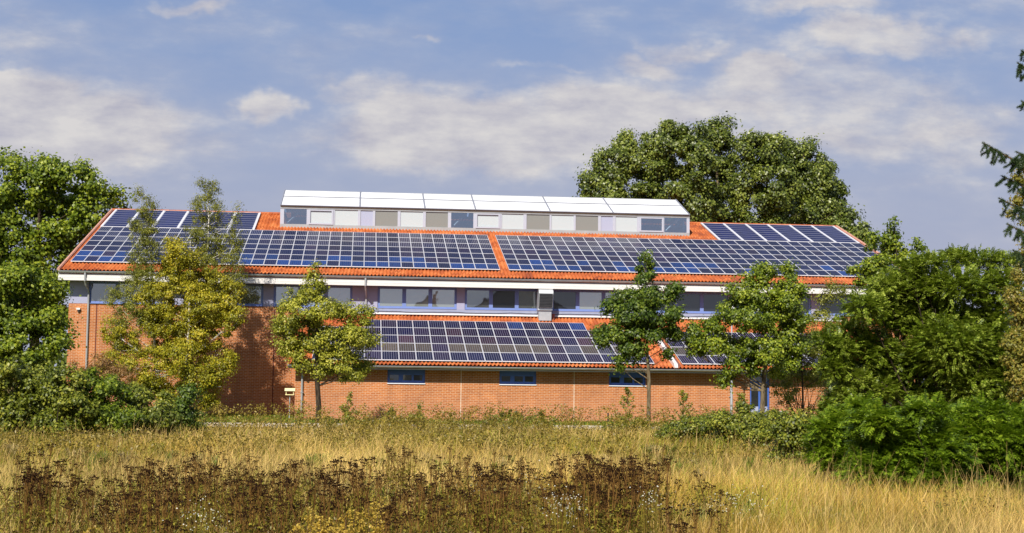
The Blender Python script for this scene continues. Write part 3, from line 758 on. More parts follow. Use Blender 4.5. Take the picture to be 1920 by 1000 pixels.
def lowmods(c0, c1f, x_off=.96):
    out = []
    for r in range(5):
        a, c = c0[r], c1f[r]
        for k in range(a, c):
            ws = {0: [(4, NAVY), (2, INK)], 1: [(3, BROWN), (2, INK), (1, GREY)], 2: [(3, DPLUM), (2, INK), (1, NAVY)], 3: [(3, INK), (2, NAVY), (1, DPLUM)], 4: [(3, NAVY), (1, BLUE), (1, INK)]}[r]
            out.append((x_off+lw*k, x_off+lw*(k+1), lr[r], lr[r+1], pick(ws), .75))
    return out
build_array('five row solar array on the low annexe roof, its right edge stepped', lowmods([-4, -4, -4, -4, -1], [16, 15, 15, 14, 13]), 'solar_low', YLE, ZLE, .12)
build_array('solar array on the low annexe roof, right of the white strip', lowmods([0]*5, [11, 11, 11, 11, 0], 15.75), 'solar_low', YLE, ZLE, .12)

# ------------------------------------------------------------------ houses across the field (seen in the window reflections)
for (cx, cy, wd, dp, hw, hr, lab) in ((9.5, -62, 7, 10, 10.5, 13.9, 'pale rendered house with a dark gabled roof, mirrored in the hall windows'), (24, -70, 22, 10, 10.5, 17.0, 'larger rendered house with a dark gabled roof, mirrored in the windows right of the vent')):
    ho = empty('house', (cx, cy, 0), lab, 'house')
    b = MB(); b.box(cx-wd/2, cx+wd/2, cy-dp/2, cy+dp/2, 0, hw)
    for y in (cy+dp/2, cy-dp/2): b.poly([(cx-wd/2, y, hw), (cx+wd/2, y, hw), (cx, y, hr)])
    b.build('wall', 'render_wall', ho)
    b = MB()
    for s_ in (-1, 1):
        a = (cx+s_*(wd/2+.5), hw-.3); c = (cx, hr+.15)
        y0, y1 = cy-dp/2-.4, cy+dp/2+.4
        b.poly([(a[0], y0, a[1]), (c[0], y0, c[1]), (c[0], y1, c[1]), (a[0], y1, a[1])]); b.poly([(a[0], y0, a[1]-.25), (a[0], y1, a[1]-.25), (c[0], y1, c[1]-.25), (c[0], y0, c[1]-.25)])
        b.poly([(a[0], y1, a[1]), (c[0], y1, c[1]), (c[0], y1, c[1]-.25), (a[0], y1, a[1]-.25)])
    r_o = b.build('roof', 'dark_roof', ho)
    b = MB(); b.box(cx+1.2, cx+1.9, cy-.4, cy+.4, hr-2.5, hr+.9); b.build('chimney', 'brick', r_o)
    for wx in (-.3, 0, .3):
        for wz in (1.2, 4.4):
            b = MB(); b.box(cx+wd*wx-.6, cx+wd*wx+.6, cy+dp/2+.003, cy+dp/2+.06, wz, wz+1.4); b.build('window', 'glass_dark', ho)

# ------------------------------------------------------------------ small things by the path
for px, py, hh in ((526, 775, .5), (728, 776, .62), (870, 777.5, .60), (1002, 782, .5), (1140, 780, .62)):
    Y = 62.6; x = at(px, 800, Y)[0]
    b = MB(); b.box(x-.03, x+.03, Y-.03, Y+.03, -.05, hh); b.box(x-.035, x+.035, Y-.035, Y+.035, hh, hh+.02)
    tag(b.build('marker_post', 'wood_post', org=(x, Y, 0)), {526: 'short dark post left of the round-crowned lime tree', 728: 'short dark post below the leftmost small blue window', 870: 'short dark post in front of the pale wall joint, between two blue windows',
        1002: 'short dark post half hidden by weeds below the middle blue window', 1140: 'short dark post below the right small blue window, near the slim maple'}[px], 'post', 'short dark posts along the path')
Y = 68.; x = at(543, 760, Y)[0]; root = empty('bird_feeder', (x, Y, 0), 'cream coloured bird feeder on a slim grey pole by the brick wall', 'bird feeder')
zt_ = at(543, 741, Y)[2]
b = MB(); b.tube([(x, Y, -.1), (x, Y, zt_)], .022, 7); b.build('pole', 'pole_grey', root)
b = MB(); b.box(x-.20, x+.20, Y-.14, Y+.14, zt_, zt_+.035)
for sx in (-.17, .17):
    for sy in (-.11, .11): b.box(x+sx-.012, x+sx+.012, Y+sy-.012, Y+sy+.012, zt_+.035, zt_+.2)
b.build('tray', 'cream', root)
b = MB(); b.extrude([(Y-.18, zt_+.19), (Y, zt_+.32), (Y+.18, zt_+.19), (Y, zt_+.28)], x-.24, x+.24); b.build('roof', 'cream', root)
x, Y, z = at(1372, 581, 66.); root = empty('street_lamp', (x, Y, 0), 'white globe lamp half hidden in the maple crown', 'lamp')
b = MB(); b.tube([(x, Y, -.1), (x, Y, z-.1)], [.05, .035], 8); b.build('pole', 'pole_grey', root)
b = MB(); pr = [(math.cos(a)*.17, math.sin(a)*.17) for a in [R(-80+160*k/8) for k in range(9)]]
b.tube([(x, Y, z+q[1]) for q in pr], [max(.01, q[0]) for q in pr], 12); b.build('globe', 'lamp_white', root, smooth=True)
q = at(1469, 792, 68.5); x, Y = q[0], 68.5
root = empty('utility_box', (x, Y, 0), 'small green cabinet with white trim in front of the right brick wall', 'cabinet')
b = MB(); b.box(x-.15, x+.15, Y-.12, Y+.12, 0, .62); b.build('cabinet', 'green_box', root)
b = MB(); b.box(x-.17, x+.17, Y-.14, Y+.14, .62, .66); b.box(x-.17, x+.17, Y-.135, Y-.122, .28, .34); b.box(x-.02, x+.02, Y-.13, Y-.122, .0, .62); b.build('trim', 'lamp_white', root)

# ------------------------------------------------------------------ trees
def ptree(name, label, pxbase, Y, lst, n, leaf, aspect, lm, bk, r0, seed, pytop=None, depth=1., **kw):
    rng = np.random.default_rng(seed+77)
    cl = px_clumps(lst, Y, rng, depth)
    base = np.array([at(pxbase, 790, Y)[0], Y, 0.]); tz = (at(pxbase, pytop, Y)[2] if pytop else max(c[2] for c in cl))
    ox = kw.pop('topx', None)
    if ox is not None: kw['limb_top'] = at(ox, pytop, Y)
    return tree(name, label, 'tree', base, tz, cl, n, leaf, aspect, lm, bk, r0, seed, **kw)

# round lime in front of the annexe
ptree('lime_tree', 'young yellow-green lime tree with a pointed crown and straight dark trunk, before the annexe roof', 597, 62.8,
      [(590, 508, 10, 16), (592, 532, 17, 18), (588, 556, 26, 20), (560, 558, 16, 10), (545, 578, 22, 14), (610, 582, 32, 24), (575, 590, 34, 24), (535, 606, 26, 18), (645, 588, 22, 18), (682, 590, 16, 14), (670, 612, 26, 18),
       (560, 628, 36, 24), (610, 632, 42, 30), (655, 640, 36, 26), (538, 648, 22, 18), (690, 632, 14, 14), (585, 668, 34, 22), (630, 680, 36, 24), (668, 678, 26, 22), (560, 676, 16, 12), (648, 702, 24, 12), (598, 694, 24, 10), (520, 618, 12, 10), (542, 548, 8, 6)],
      26000, .088, .75, 'leaf_lime', 'bark_dark', .115, 11, 505, topx=590, sub=.30)
ptree('maple_tree', 'slim dark green maple with a bare pale trunk, in front of the annexe wall', 1216, 59.3,
      [(1212, 484, 9, 8), (1213, 508, 14, 16), (1214, 532, 20, 20), (1206, 556, 30, 20), (1168, 556, 20, 12), (1245, 552, 22, 16), (1262, 545, 14, 10), (1150, 578, 20, 12), (1190, 590, 38, 22), (1240, 590, 32, 22), (1270, 588, 12, 10), (1200, 612, 34, 18),
       (1140, 620, 24, 14), (1175, 630, 26, 18), (1130, 640, 14, 10), (1225, 634, 22, 14), (1255, 628, 18, 12), (1270, 630, 12, 10), (1168, 660, 18, 14), (1195, 652, 16, 12), (1158, 682, 10, 12), (1254, 662, 12, 10), (1190, 676, 8, 10)],
      19000, .105, .8, 'leaf_maple', 'bark_light', .085, 12, 495, topx=1211, sub=.27)
ptree('maple_tree', 'broad bright green maple leaning its lowest bough over the right part of the annexe', 1426, 60.,
      [(1440, 518, 22, 16), (1424, 508, 10, 10), (1400, 528, 14, 12), (1480, 512, 14, 14), (1484, 535, 24, 20), (1385, 552, 22, 16), (1430, 555, 38, 26), (1372, 580, 24, 18), (1470, 575, 34, 24), (1350, 606, 28, 20), (1400, 600, 40, 26), (1455, 615, 44, 28), (1498, 596, 26, 22),
       (1320, 622, 26, 16), (1300, 636, 20, 12), (1335, 650, 30, 16), (1380, 650, 38, 22), (1430, 660, 40, 26), (1485, 650, 34, 26), (1385, 684, 24, 14), (1366, 704, 14, 12), (1358, 716, 9, 8), (1420, 690, 22, 14), (1470, 692, 24, 18), (1308, 662, 14, 8)],
      27000, .108, .8, 'leaf_maple_b', 'bark_light', .11, 13, 510, topx=1440, sub=.30)
ptree('maple_tree', 'loose topped young maple rising in front of the right roof corner', 1686, 52.,
      [(1676, 418, 5, 9), (1672, 440, 12, 10), (1668, 458, 18, 14), (1640, 448, 10, 9), (1678, 475, 22, 16), (1632, 462, 8, 7), (1720, 462, 9, 12), (1716, 478, 7, 6), (1700, 490, 16, 12), (1655, 492, 18, 14), (1630, 500, 22, 14), (1604, 505, 12, 8), (1612, 525, 10, 10), (1645, 525, 26, 18), (1690, 520, 26, 18), (1650, 560, 26, 20)],
      6500, .11, .8, 'leaf_maple_b', 'bark_dark', .09, 14, 425, topx=1676, sub=.2, shell=.4)
ptree('ornamental_shrub_tree', 'thin olive green small tree before the right end of the annexe', 1505, 63.,
      [(1490, 600, 30, 26), (1530, 640, 34, 34), (1490, 660, 36, 34), (1540, 600, 24, 26), (1470, 700, 24, 22), (1520, 700, 34, 26), (1555, 690, 26, 30), (1545, 560, 18, 18), (1556, 530, 10, 12), (1575, 545, 16, 16), (1480, 740, 16, 22), (1450, 728, 12, 14)],
      9500, .085, .7, 'leaf_birch_green', 'bark_dark', .05, 15, 560, sub=.26, shell=.3, zlo=.04)
# tall poplars behind the hall
pop = [((1100, 112, 'slim low poplar at the left edge of the row behind the hall'), [(1098, 352, 16, 26), (1112, 400, 26, 40), (1092, 385, 12, 30)]),
       ((1160, 110, 'poplar with a two-pointed top, second from the left behind the lantern'), [(1130, 300, 14, 18), (1168, 270, 20, 18), (1160, 310, 36, 30), (1135, 350, 32, 40), (1180, 350, 34, 50), (1160, 400, 44, 40), (1190, 285, 10, 16)]),
       ((1262, 108, 'tallest poplar of the row, behind the right end of the lantern'), [(1262, 240, 24, 16), (1230, 262, 22, 18), (1300, 250, 22, 16), (1262, 280, 44, 34), (1225, 310, 30, 34), (1300, 300, 34, 36), (1262, 340, 50, 40), (1220, 380, 34, 40), (1300, 380, 40, 46), (1260, 410, 40, 30)]),
       ((1346, 111, 'poplar with a dark cleft crown in the middle of the row'), [(1352, 245, 22, 16), (1335, 262, 20, 18), (1352, 290, 30, 36), (1345, 340, 36, 40), (1360, 390, 36, 40), (1330, 410, 26, 24)]),
       ((1438, 109, 'rounded poplar right of the cleft crown behind the roof'), [(1420, 265, 24, 16), (1445, 272, 24, 16), (1395, 285, 20, 20), (1430, 300, 42, 36), (1400, 340, 32, 40), (1455, 345, 36, 44), (1425, 390, 44, 44), (1470, 400, 26, 30)]),
       ((1505, 112, 'broad poplar sloping down to the right in the row behind the roof'), [(1478, 266, 20, 14), (1512, 285, 20, 18), (1538, 315, 20, 22), (1485, 275, 16, 16), (1500, 300, 26, 26), (1520, 325, 26, 26), (1505, 350, 36, 40), (1490, 400, 36, 40), (1530, 350, 24, 24), (1535, 375, 30, 36), (1545, 410, 24, 26)]),
       ((1556, 114, 'small poplar at the right end of the row behind the roof ridge'), [(1548, 326, 18, 18), (1560, 385, 18, 36), (1560, 365, 20, 28), (1560, 405, 24, 30)]),
       ((1592, 105, 'low leafy poplar peeping over the right roof slope'), [(1590, 412, 13, 14), (1584, 430, 16, 14), (1598, 440, 10, 12)])]
for k, ((px, Y, lab), lst) in enumerate(pop):
    full = lst+[(px+s_, 450, 26, 30) for s_ in (-12, 12)]
    ptree('poplar_tree', lab, px, Y, full, 7000+int(sum(c[2]*c[3] for c in lst)*2.3), .20, .85, 'leaf_poplar', 'bark_light', .3, 30+k, min(c[1] for c in lst)+12, group='poplars behind the hall', sub=.60, shell=.62, depth=.9)
# left
ptree('broadleaf_tree', 'tall dark green tree rising behind the left end of the hall', 60, 96.,
      [(18, 318, 40, 28), (92, 330, 34, 30), (138, 326, 36, 26), (52, 350, 50, 36), (180, 352, 26, 24), (212, 362, 18, 20), (222, 388, 12, 16), (120, 375, 54, 36), (30, 410, 56, 44), (180, 395, 34, 30), (100, 430, 56, 44), (30, 480, 56, 44), (150, 440, 34, 34), (90, 500, 56, 44), (-40, 400, 60, 80), (20, 560, 60, 50), (90, 570, 50, 50), (-30, 520, 60, 60), (120, 510, 20, 30)],
      36000, .21, .85, 'leaf_maple_b', 'bark_dark', .35, 51, 330, sub=.6, shell=.45)
ptree('broadleaf_tree', 'bright leafy tree at the left edge, in front of the taller one', 34, 56.,
      [(20, 520, 30, 22), (62, 520, 26, 24), (88, 545, 24, 20), (20, 560, 44, 30), (70, 580, 44, 34), (108, 600, 24, 26), (20, 615, 44, 34), (70, 640, 46, 34), (112, 650, 22, 22), (20, 670, 40, 30), (75, 690, 40, 22), (-40, 600, 50, 90)],
      22000, .12, .8, 'leaf_maple_b', 'bark_dark', .13, 52, 530, sub=.36)
ptree('birch_tree', 'slender birch with hanging sparse twigs, left of the two before the left roof', 300, 72.5,
      [(262, 366, 12, 14), (284, 382, 14, 12), (272, 400, 18, 18), (258, 424, 18, 20), (285, 430, 16, 20), (268, 455, 22, 24), (262, 490, 22, 26), (292, 480, 16, 26), (255, 520, 18, 30), (282, 530, 22, 32), (245, 560, 24, 34), (230, 600, 24, 30), (268, 600, 26, 36), (212, 560, 14, 24), (250, 650, 24, 30)],
      17000, .075, .55, 'leaf_birch_green', 'bark_birch', .075, 53, 365, topx=272, sub=.26, shell=.1, droop=1.6, dens=1.6)
ptree('birch_tree', 'taller birch with a tufted bare top standing above the left roof', 384, 73.5,
      [(380, 345, 12, 10), (400, 352, 14, 12), (388, 368, 20, 16), (372, 388, 18, 16), (405, 392, 16, 16), (388, 412, 24, 18), (445, 388, 6, 14), (440, 412, 10, 14), (372, 440, 24, 24), (412, 446, 28, 26), (445, 452, 12, 24), (390, 480, 30, 28), (434, 490, 22, 34), (450, 520, 12, 30), (400, 520, 30, 34), (362, 500, 20, 30), (430, 560, 26, 40)],
      17000, .075, .55, 'leaf_birch_green', 'bark_birch', .08, 54, 345, topx=388, sub=.26, shell=.1, droop=1.6, dens=1.6)
ptree('birch_tree', 'dense golden-olive birch filling the space before the left brick wall', 347, 72.,
      [(338, 470, 30, 24), (318, 500, 34, 28), (365, 510, 34, 28), (410, 540, 30, 26), (340, 545, 44, 30), (300, 560, 34, 30), (385, 575, 48, 32), (430, 575, 24, 24), (330, 600, 48, 34), (430, 610, 20, 22), (380, 630, 48, 34), (300, 640, 40, 32), (340, 670, 46, 34), (410, 668, 30, 26), (290, 700, 34, 30), (370, 710, 36, 28), (330, 740, 40, 24), (250, 690, 30, 30), (235, 640, 24, 24), (400, 720, 24, 24), (425, 690, 18, 18), (300, 600, 34, 30), (450, 590, 12, 16), (440, 550, 16, 16), (220, 670, 20, 24), (205, 620, 16, 20), (200, 700, 20, 20), (270, 730, 30, 24), (385, 755, 20, 16)],
      64000, .09, .7, 'leaf_birch', 'bark_birch', .075, 55, 450, sub=.32, shell=.35, droop=.8)
def bush(name, label, pxbase, Y, lst, n, leaf, aspect, lm, seed, cat='bush', group=None, bk='bark_dark', r0=.03, sub=.24, shell=.4, droop=.2):
    rng = np.random.default_rng(seed); cl = px_clumps(lst, Y, rng, 1.)
    base = np.array([at(pxbase, 800, Y)[0], Y, 0.]); root = empty(name, tuple(base), label, cat, group)
    mb = MB()
    for c in cl:
        for _ in range(3):
            e = np.array(c[:3])+rng.normal(size=3)*np.array(c[3:6])*.6; s = base+rng.normal(size=3)*np.array([.25, .25, 0])
            mb.tube([s-np.array([0, 0, .05]), s*.45+e*.55+np.array([0, 0, -.1]), e], [r0, r0*.6, r0*.2], 5, cap=False)
    mb.build('stems', bk, root)
    P, Nn = crown_points(cl, int(n*1.9), rng, sub, shell); ok = P[:, 2] > .03
    quads_mesh('foliage', leaf_quads(P[ok], Nn[ok], leaf, aspect, rng, droop), lm, root); return root
bush('shrub', 'olive tangled shrub at the left edge below the bright tree', 30, 47., [(20, 700, 40, 26), (75, 712, 30, 24), (20, 720, 40, 30), (60, 740, 36, 30), (20, 770, 40, 28), (70, 790, 36, 22), (40, 808, 50, 18)], 7000, .10, .7, 'leaf_hedge', 61)
bush('shrub', 'green shrub with a reddish twiggy top, second from the left edge', 110, 46., [(125, 715, 26, 20), (120, 740, 34, 26), (90, 760, 34, 30), (150, 765, 34, 26), (120, 795, 44, 20), (130, 814, 44, 14)], 7000, .10, .7, 'leaf_hedge', 62)
bush('shrub', 'bright green rounded shrub in front of the left brick wall', 190, 47., [(165, 712, 22, 18), (205, 722, 24, 20), (170, 735, 30, 22), (205, 750, 34, 24), (180, 775, 38, 26), (225, 785, 34, 22), (205, 808, 44, 18)], 7500, .095, .7, 'leaf_maple_b', 63)
bush('shrub', 'yellowish shrub below the golden birch', 265, 48., [(250, 745, 30, 22), (285, 760, 34, 26), (265, 790, 40, 22), (310, 790, 24, 20), (285, 812, 40, 16)], 7000, .095, .7, 'leaf_hedge', 64)
bush('shrub', 'dark green shrub closing the left thicket, beside the path', 350, 51., [(340, 775, 26, 26), (362, 790, 20, 20), (325, 795, 26, 16), (352, 745, 16, 20), (350, 810, 26, 12)], 5000, .09, .7, 'leaf_maple', 65)
bush('shrub', 'reddish brown thin shrub between the left shrubs and the brick wall', 205, 62., [(150, 700, 28, 20), (200, 690, 34, 26), (230, 715, 30, 20), (100, 710, 26, 18), (40, 695, 30, 16)], 3200, .09, .55, 'leaf_red', 66, r0=.022, shell=.15)
bush('shrub', 'low leafy shrub at the path, below the leftmost small blue window', 760, 58.5, [(735, 795, 28, 17), (770, 795, 34, 19), (800, 798, 28, 15)], 2200, .08, .7, 'leaf_hedge', 165, sub=.18, group='low shrubs on the path edge')
bush('shrub', 'low yellowish shrub at the path, below the middle small blue window', 950, 58.5, [(930, 795, 28, 17), (960, 791, 34, 21), (1000, 797, 30, 17), (1025, 795, 22, 19)], 2600, .08, .7, 'leaf_birch_green', 166, sub=.18, group='low shrubs on the path edge')
bush('shrub', 'low shrub at the path just left of the slim maple trunk', 1165, 57.5, [(1150, 801, 26, 15), (1180, 795, 26, 19), (1200, 803, 22, 15)], 1500, .08, .7, 'leaf_hedge', 167, sub=.18, group='low shrubs on the path edge')
bush('shrub', 'low shrub at the path between the lime and the leftmost blue window', 640, 58.5, [(640, 795, 30, 17), (665, 791, 26, 19), (700, 798, 26, 15)], 1800, .08, .7, 'leaf_hedge', 168, sub=.18, group='low shrubs on the path edge')
bush('shrub', 'twiggy shrub fanning dark stems before the right end brick wall', 1508, 64., [(1480, 720, 24, 18), (1500, 700, 20, 16), (1530, 715, 26, 16), (1545, 745, 20, 20), (1470, 755, 16, 18), (1455, 700, 14, 16), (1520, 770, 18, 14)], 1900, .08, .6, 'leaf_birch_green', 67, r0=.032, shell=.2)
# bramble hedge along the near side of the path, right half
hb = [(1300, 45., 'low bramble bush starting the hedge right of the slim maple', [(1300, 798, 26, 16), (1325, 800, 26, 20), (1280, 806, 22, 16), (1250, 812, 20, 12), (1310, 826, 34, 16)]),
      (1368, 43., 'low bramble bush in front of the right downpipe', [(1355, 796, 26, 20), (1385, 796, 28, 22), (1370, 818, 30, 18), (1398, 770, 14, 18), (1370, 838, 34, 14)]),
      (1432, 40., 'bramble bush in front of the annexe door', [(1415, 800, 28, 22), (1450, 802, 30, 26), (1430, 828, 34, 22), (1440, 852, 34, 16)]),
      (1495, 35., 'bramble bush joining the hedge to the sumac clump', [(1480, 810, 34, 28), (1515, 806, 32, 32), (1500, 845, 40, 26), (1465, 848, 26, 22), (1530, 870, 26, 22), (1500, 880, 34, 18)])]
for k, (px, Y, lab, lst) in enumerate(hb): bush('bramble_bush', lab, px, Y, lst, 9500, .068, .8, 'leaf_hedge', 70+k, group='bramble hedge by the path', sub=.2)

# pinnate fronds (sumac and ash)
def fronds(P, D, L, rng, pairs=8, lw=.22, ll=.32, droop=.3):
    """P origin, D direction, L length -> leaflet quads"""
    N = len(P); out = []
    D = norm(D); side = norm(np.cross(D, np.array([0, 0, 1.])+rng.normal(size=(N, 3))*.25)); up = np.cross(side, D)
    for k in range(pairs+1):
        f = .12+.88*k/pairs
        c = P+D*(L*f)[:, None]-np.array([0, 0, 1.])*(L*droop*f*f*.5)[:, None]
        w_ = math.sin(math.pi*min(.98, .25+.7*f))
        for s_ in ((-1, 1) if k < pairs else (0,)):
            dl = norm(side*s_*.9+D*(.45 if s_ else 1.)-np.array([0, 0, 1.])*(.12+.4*rng.random(N))[:, None]+rng.normal(size=(N, 3))*.12)
            a = c; ln = (L*ll*w_*rng.uniform(.8, 1.15, N))[:, None]; tip = c+dl*ln
            wv_ = norm(np.cross(dl, up))*ln*lw; m_ = c+dl*ln*.42+up*ln*.04
            out.append(np.stack([a, m_+wv_, tip, m_-wv_], 1))
    return np.concatenate(out)
def frond_plant(name, label, cat, pxbase, Y, lst, n, L, lm, seed, group=None, r0=.03, base_y=800, pairs=8, lw=.22, trunk=False, topx=None, topy=None):
    rng = np.random.default_rng(seed); cl = px_clumps(lst, Y, rng, 1., .5)
    base = np.array([at(pxbase, base_y, Y)[0], Y, 0.]); root = empty(name, tuple(base), label, cat, group)
    mb = MB(); cla = np.array(cl)
    for c in cl:
        for _ in range(2):
            e = np.array(c[:3])+rng.normal(size=3)*np.array(c[3:6])*.5; s = base+rng.normal(size=3)*np.array([.3, .3, 0])*(2 if trunk else 1)
            mb.tube([s-np.array([0, 0, .05]), s*.5+e*.5+np.array([0, 0, -.15]), e], [r0, r0*.7, r0*.25], 6, cap=False)
    mb.build('trunk' if trunk else 'stems', 'bark_dark', root)
    vol = cla[:, 3]*cla[:, 5]; idx = rng.choice(len(cl), n, p=vol/vol.sum())
    d = norm(rng.normal(size=(n, 3))*np.array([1, 1, .8])+np.array([-.05, -.25, .25])); rr = rng.uniform(.25, 1.05, n)[:, None]
    P = cla[idx, :3]+d*rr*cla[idx, 3:6]; D = d*np.array([1, 1, .55])+rng.normal(size=(n, 3))*.45; ok = P[:, 2] > .08; P = P[ok]; D = D[ok]
    quads_mesh('foliage' if not trunk else 'crown', fronds(P, D, L*rng.uniform(.65, 1.2, len(P)), rng, pairs, lw), lm, root); return root
frond_plant('ash_tree', 'huge dark glossy tree with drooping feathered leaves filling the right side', 'tree', 1760, 41.,
            [(1700, 505, 30, 16), (1740, 494, 34, 18), (1790, 486, 36, 20), (1840, 488, 36, 18), (1885, 492, 30, 18), (1665, 540, 36, 26), (1730, 540, 50, 32), (1800, 540, 56, 36), (1870, 540, 50, 36), (1620, 580, 40, 30), (1680, 600, 56, 40), (1760, 610, 60, 44), (1850, 610, 60, 46), (1590, 625, 36, 30),
             (1572, 655, 30, 26), (1630, 660, 52, 38), (1710, 680, 60, 40), (1790, 690, 60, 44), (1870, 690, 56, 46), (1560, 690, 26, 22), (1600, 715, 34, 24), (1650, 735, 36, 22), (1750, 745, 34, 18), (1830, 755, 36, 20), (1890, 760, 40, 30), (1545, 640, 18, 16), (1700, 560, 60, 50), (1780, 650, 70, 60), (1660, 690, 50, 40), (1860, 670, 60, 60), (1740, 600, 60, 50), (1820, 720, 60, 40), (1700, 740, 50, 26), (1590, 745, 26, 16)],
            25000, .30, 'leaf_ash', 81, r0=.045, pairs=6, lw=.30, trunk=True)
frond_plant('ash_tree', 'feathery-leaved tree in shade behind the sumac clump', 'tree', 1640, 48.,
            [(1590, 740, 34, 26), (1620, 770, 34, 24), (1680, 770, 40, 26), (1560, 765, 20, 20), (1580, 700, 30, 26)], 5200, .30, 'leaf_ash', 82, r0=.03, pairs=6, lw=.30, trunk=True)
for k, (px, Y, lab, lst) in enumerate([
    (1565, 28., 'sumac shrub at the left end of the sumac clump, next to the brambles', [(1560, 806, 34, 26), (1590, 790, 34, 26), (1610, 770, 26, 20), (1570, 850, 44, 30), (1545, 840, 24, 24), (1600, 880, 36, 20), (1600, 840, 40, 30)]),
    (1650, 25., 'sumac shrub second from the left in the clump, nearest the grass', [(1640, 790, 36, 24), (1640, 815, 40, 28), (1660, 850, 46, 34), (1630, 885, 40, 26), (1680, 890, 44, 24), (1650, 905, 40, 16)]),
    (1745, 25.5, 'sumac shrub in the middle of the clump below the huge tree', [(1700, 780, 36, 22), (1740, 772, 34, 20), (1720, 820, 44, 26), (1760, 845, 46, 34), (1730, 880, 44, 26), (1790, 880, 34, 24), (1745, 905, 44, 18)]),
    (1835, 27., 'dark sumac shrub towards the right edge', [(1800, 785, 36, 24), (1850, 775, 36, 22), (1810, 815, 40, 26), (1840, 850, 46, 34), (1860, 880, 36, 26), (1880, 820, 34, 30), (1830, 905, 36, 18)]),
    (1905, 27., 'sumac shrub cut by the right edge of the picture', [(1905, 850, 34, 34), (1915, 800, 34, 34), (1900, 895, 36, 20)])]):
    frond_plant('sumac_shrub', lab, 'shrub', px, Y, lst, 1300, .34, 'leaf_sumac', 90+k, 'sumac clump at the right', .02, pairs=9, lw=.20)
ptree('yellowing_tree', 'yellowing small-leaved tree at the right edge beside the huge dark one', 1925, 34.,
      [(1905, 560, 24, 24), (1915, 600, 24, 30), (1900, 640, 20, 26), (1915, 680, 24, 30), (1905, 720, 20, 24), (1912, 510, 14, 20), (1915, 760, 16, 20), (1930, 640, 30, 90), (1906, 335, 12, 14), (1916, 370, 16, 22), (1898, 395, 8, 14), (1922, 310, 10, 16), (1925, 450, 12, 40)], 8500, .075, .6, 'leaf_yellow', 'bark_dark', .05, 97, 500, sub=.16, shell=.3)
# spruce at the right edge
def spruce():
    rng = np.random.default_rng(7); Y = 19.; bx = at(2000, 700, Y)[0]; root = empty('spruce_tree', (bx, Y, 0), 'spruce reaching in from the right edge with drooping needled twigs', 'tree')
    H = 7.6; mb = MB(); mb.tube([(bx, Y, -.1), (bx, Y, H*.5), (bx, Y, H)], [.16, .10, .015], 8)
    quads = []
    def needles(p0, p1, L, n):
        f = rng.random(n)[:, None]; P = p0+(p1-p0)*f; ax = norm((p1-p0)[None])[0]
        d = norm(rng.normal(size=(n, 3))+ax*.9); s = norm(np.cross(d, rng.normal(size=(n, 3))))*.0026
        quads.append(np.stack([P-s, P+s, P+d*L*1.5+s*.3, P+d*L*1.5-s*.3], 1))
    specs = [(1915, 95, .0), (1908, 118, .0), (1916, 190, 0), (1843, 268, 0), (1905, 285, .3), (1878, 330, .2), (1874, 372, .1), (1888, 420, .1), (1900, 470, .2)]
    arms = []
    for px, py, dy in specs: arms.append(at(px, py, Y+dy))
    for z in np.arange(3.2, H-.2, .28):
        for k in range(5):
            a = rng.uniform(0, 2*math.pi); ln = (H-z)*.13+.1
            if math.cos(a) < -.2: ln *= .5
            arms.append(np.array([bx+math.cos(a)*ln, Y+math.sin(a)*ln, z+.05*ln]))
    for j, e in enumerate(arms):
        hl = np.hypot(e[0]-bx, e[1]-Y); s = np.array([bx, Y, e[2]-.28*hl if j < 9 else e[2]+.1*hl]); mid = (s+e)/2+np.array([0, 0, -.12*hl])
        mb.tube([s, mid, e], [.022, .014, .004], 5, cap=False)
        segs = [(s, mid), (mid, e)]
        for p0, p1 in segs: needles(p0, p1, .022, int(1100*np.linalg.norm(p1-p0)))
        nt = int(hl*42)
        for _ in range(nt):
            f = rng.uniform(.12, .97); b0 = (s*(1-f)**2+mid*2*f*(1-f)+e*f*f); ln = rng.uniform(.12, .34)*(1.15-.6*f)
            d = norm(np.array([rng.normal()*.5-.25, rng.normal()*.7, -rng.uniform(.35, 1.3)])); b1 = b0+d*ln
            mb.tube([b0, b1], [.004, .002], 3, cap=False); needles(b0, b1, .024, int(1500*ln)+20)
    mb.build('trunk', 'twig', root); quads_mesh('needles', np.concatenate(quads), 'needle', root)
spruce()

rng = np.random.default_rng(700); n = 26000; X = rng.uniform(-170, 260, n); top = 4.5+2.2*fbm(X, X*0, .12, 5)+1.2*fbm(X, X*0, .6, 6)
P = np.stack([X, 190+rng.uniform(-4, 4, n), rng.random(n)**.8*top], 1)
tag(quads_mesh('far_woods', leaf_quads(P, rng.normal(size=P.shape)+np.array([0, -.8, .5]), .9, .8, rng), 'leaf_poplar'), 'distant low belt of woods beyond the hall', 'woods', kind='stuff')
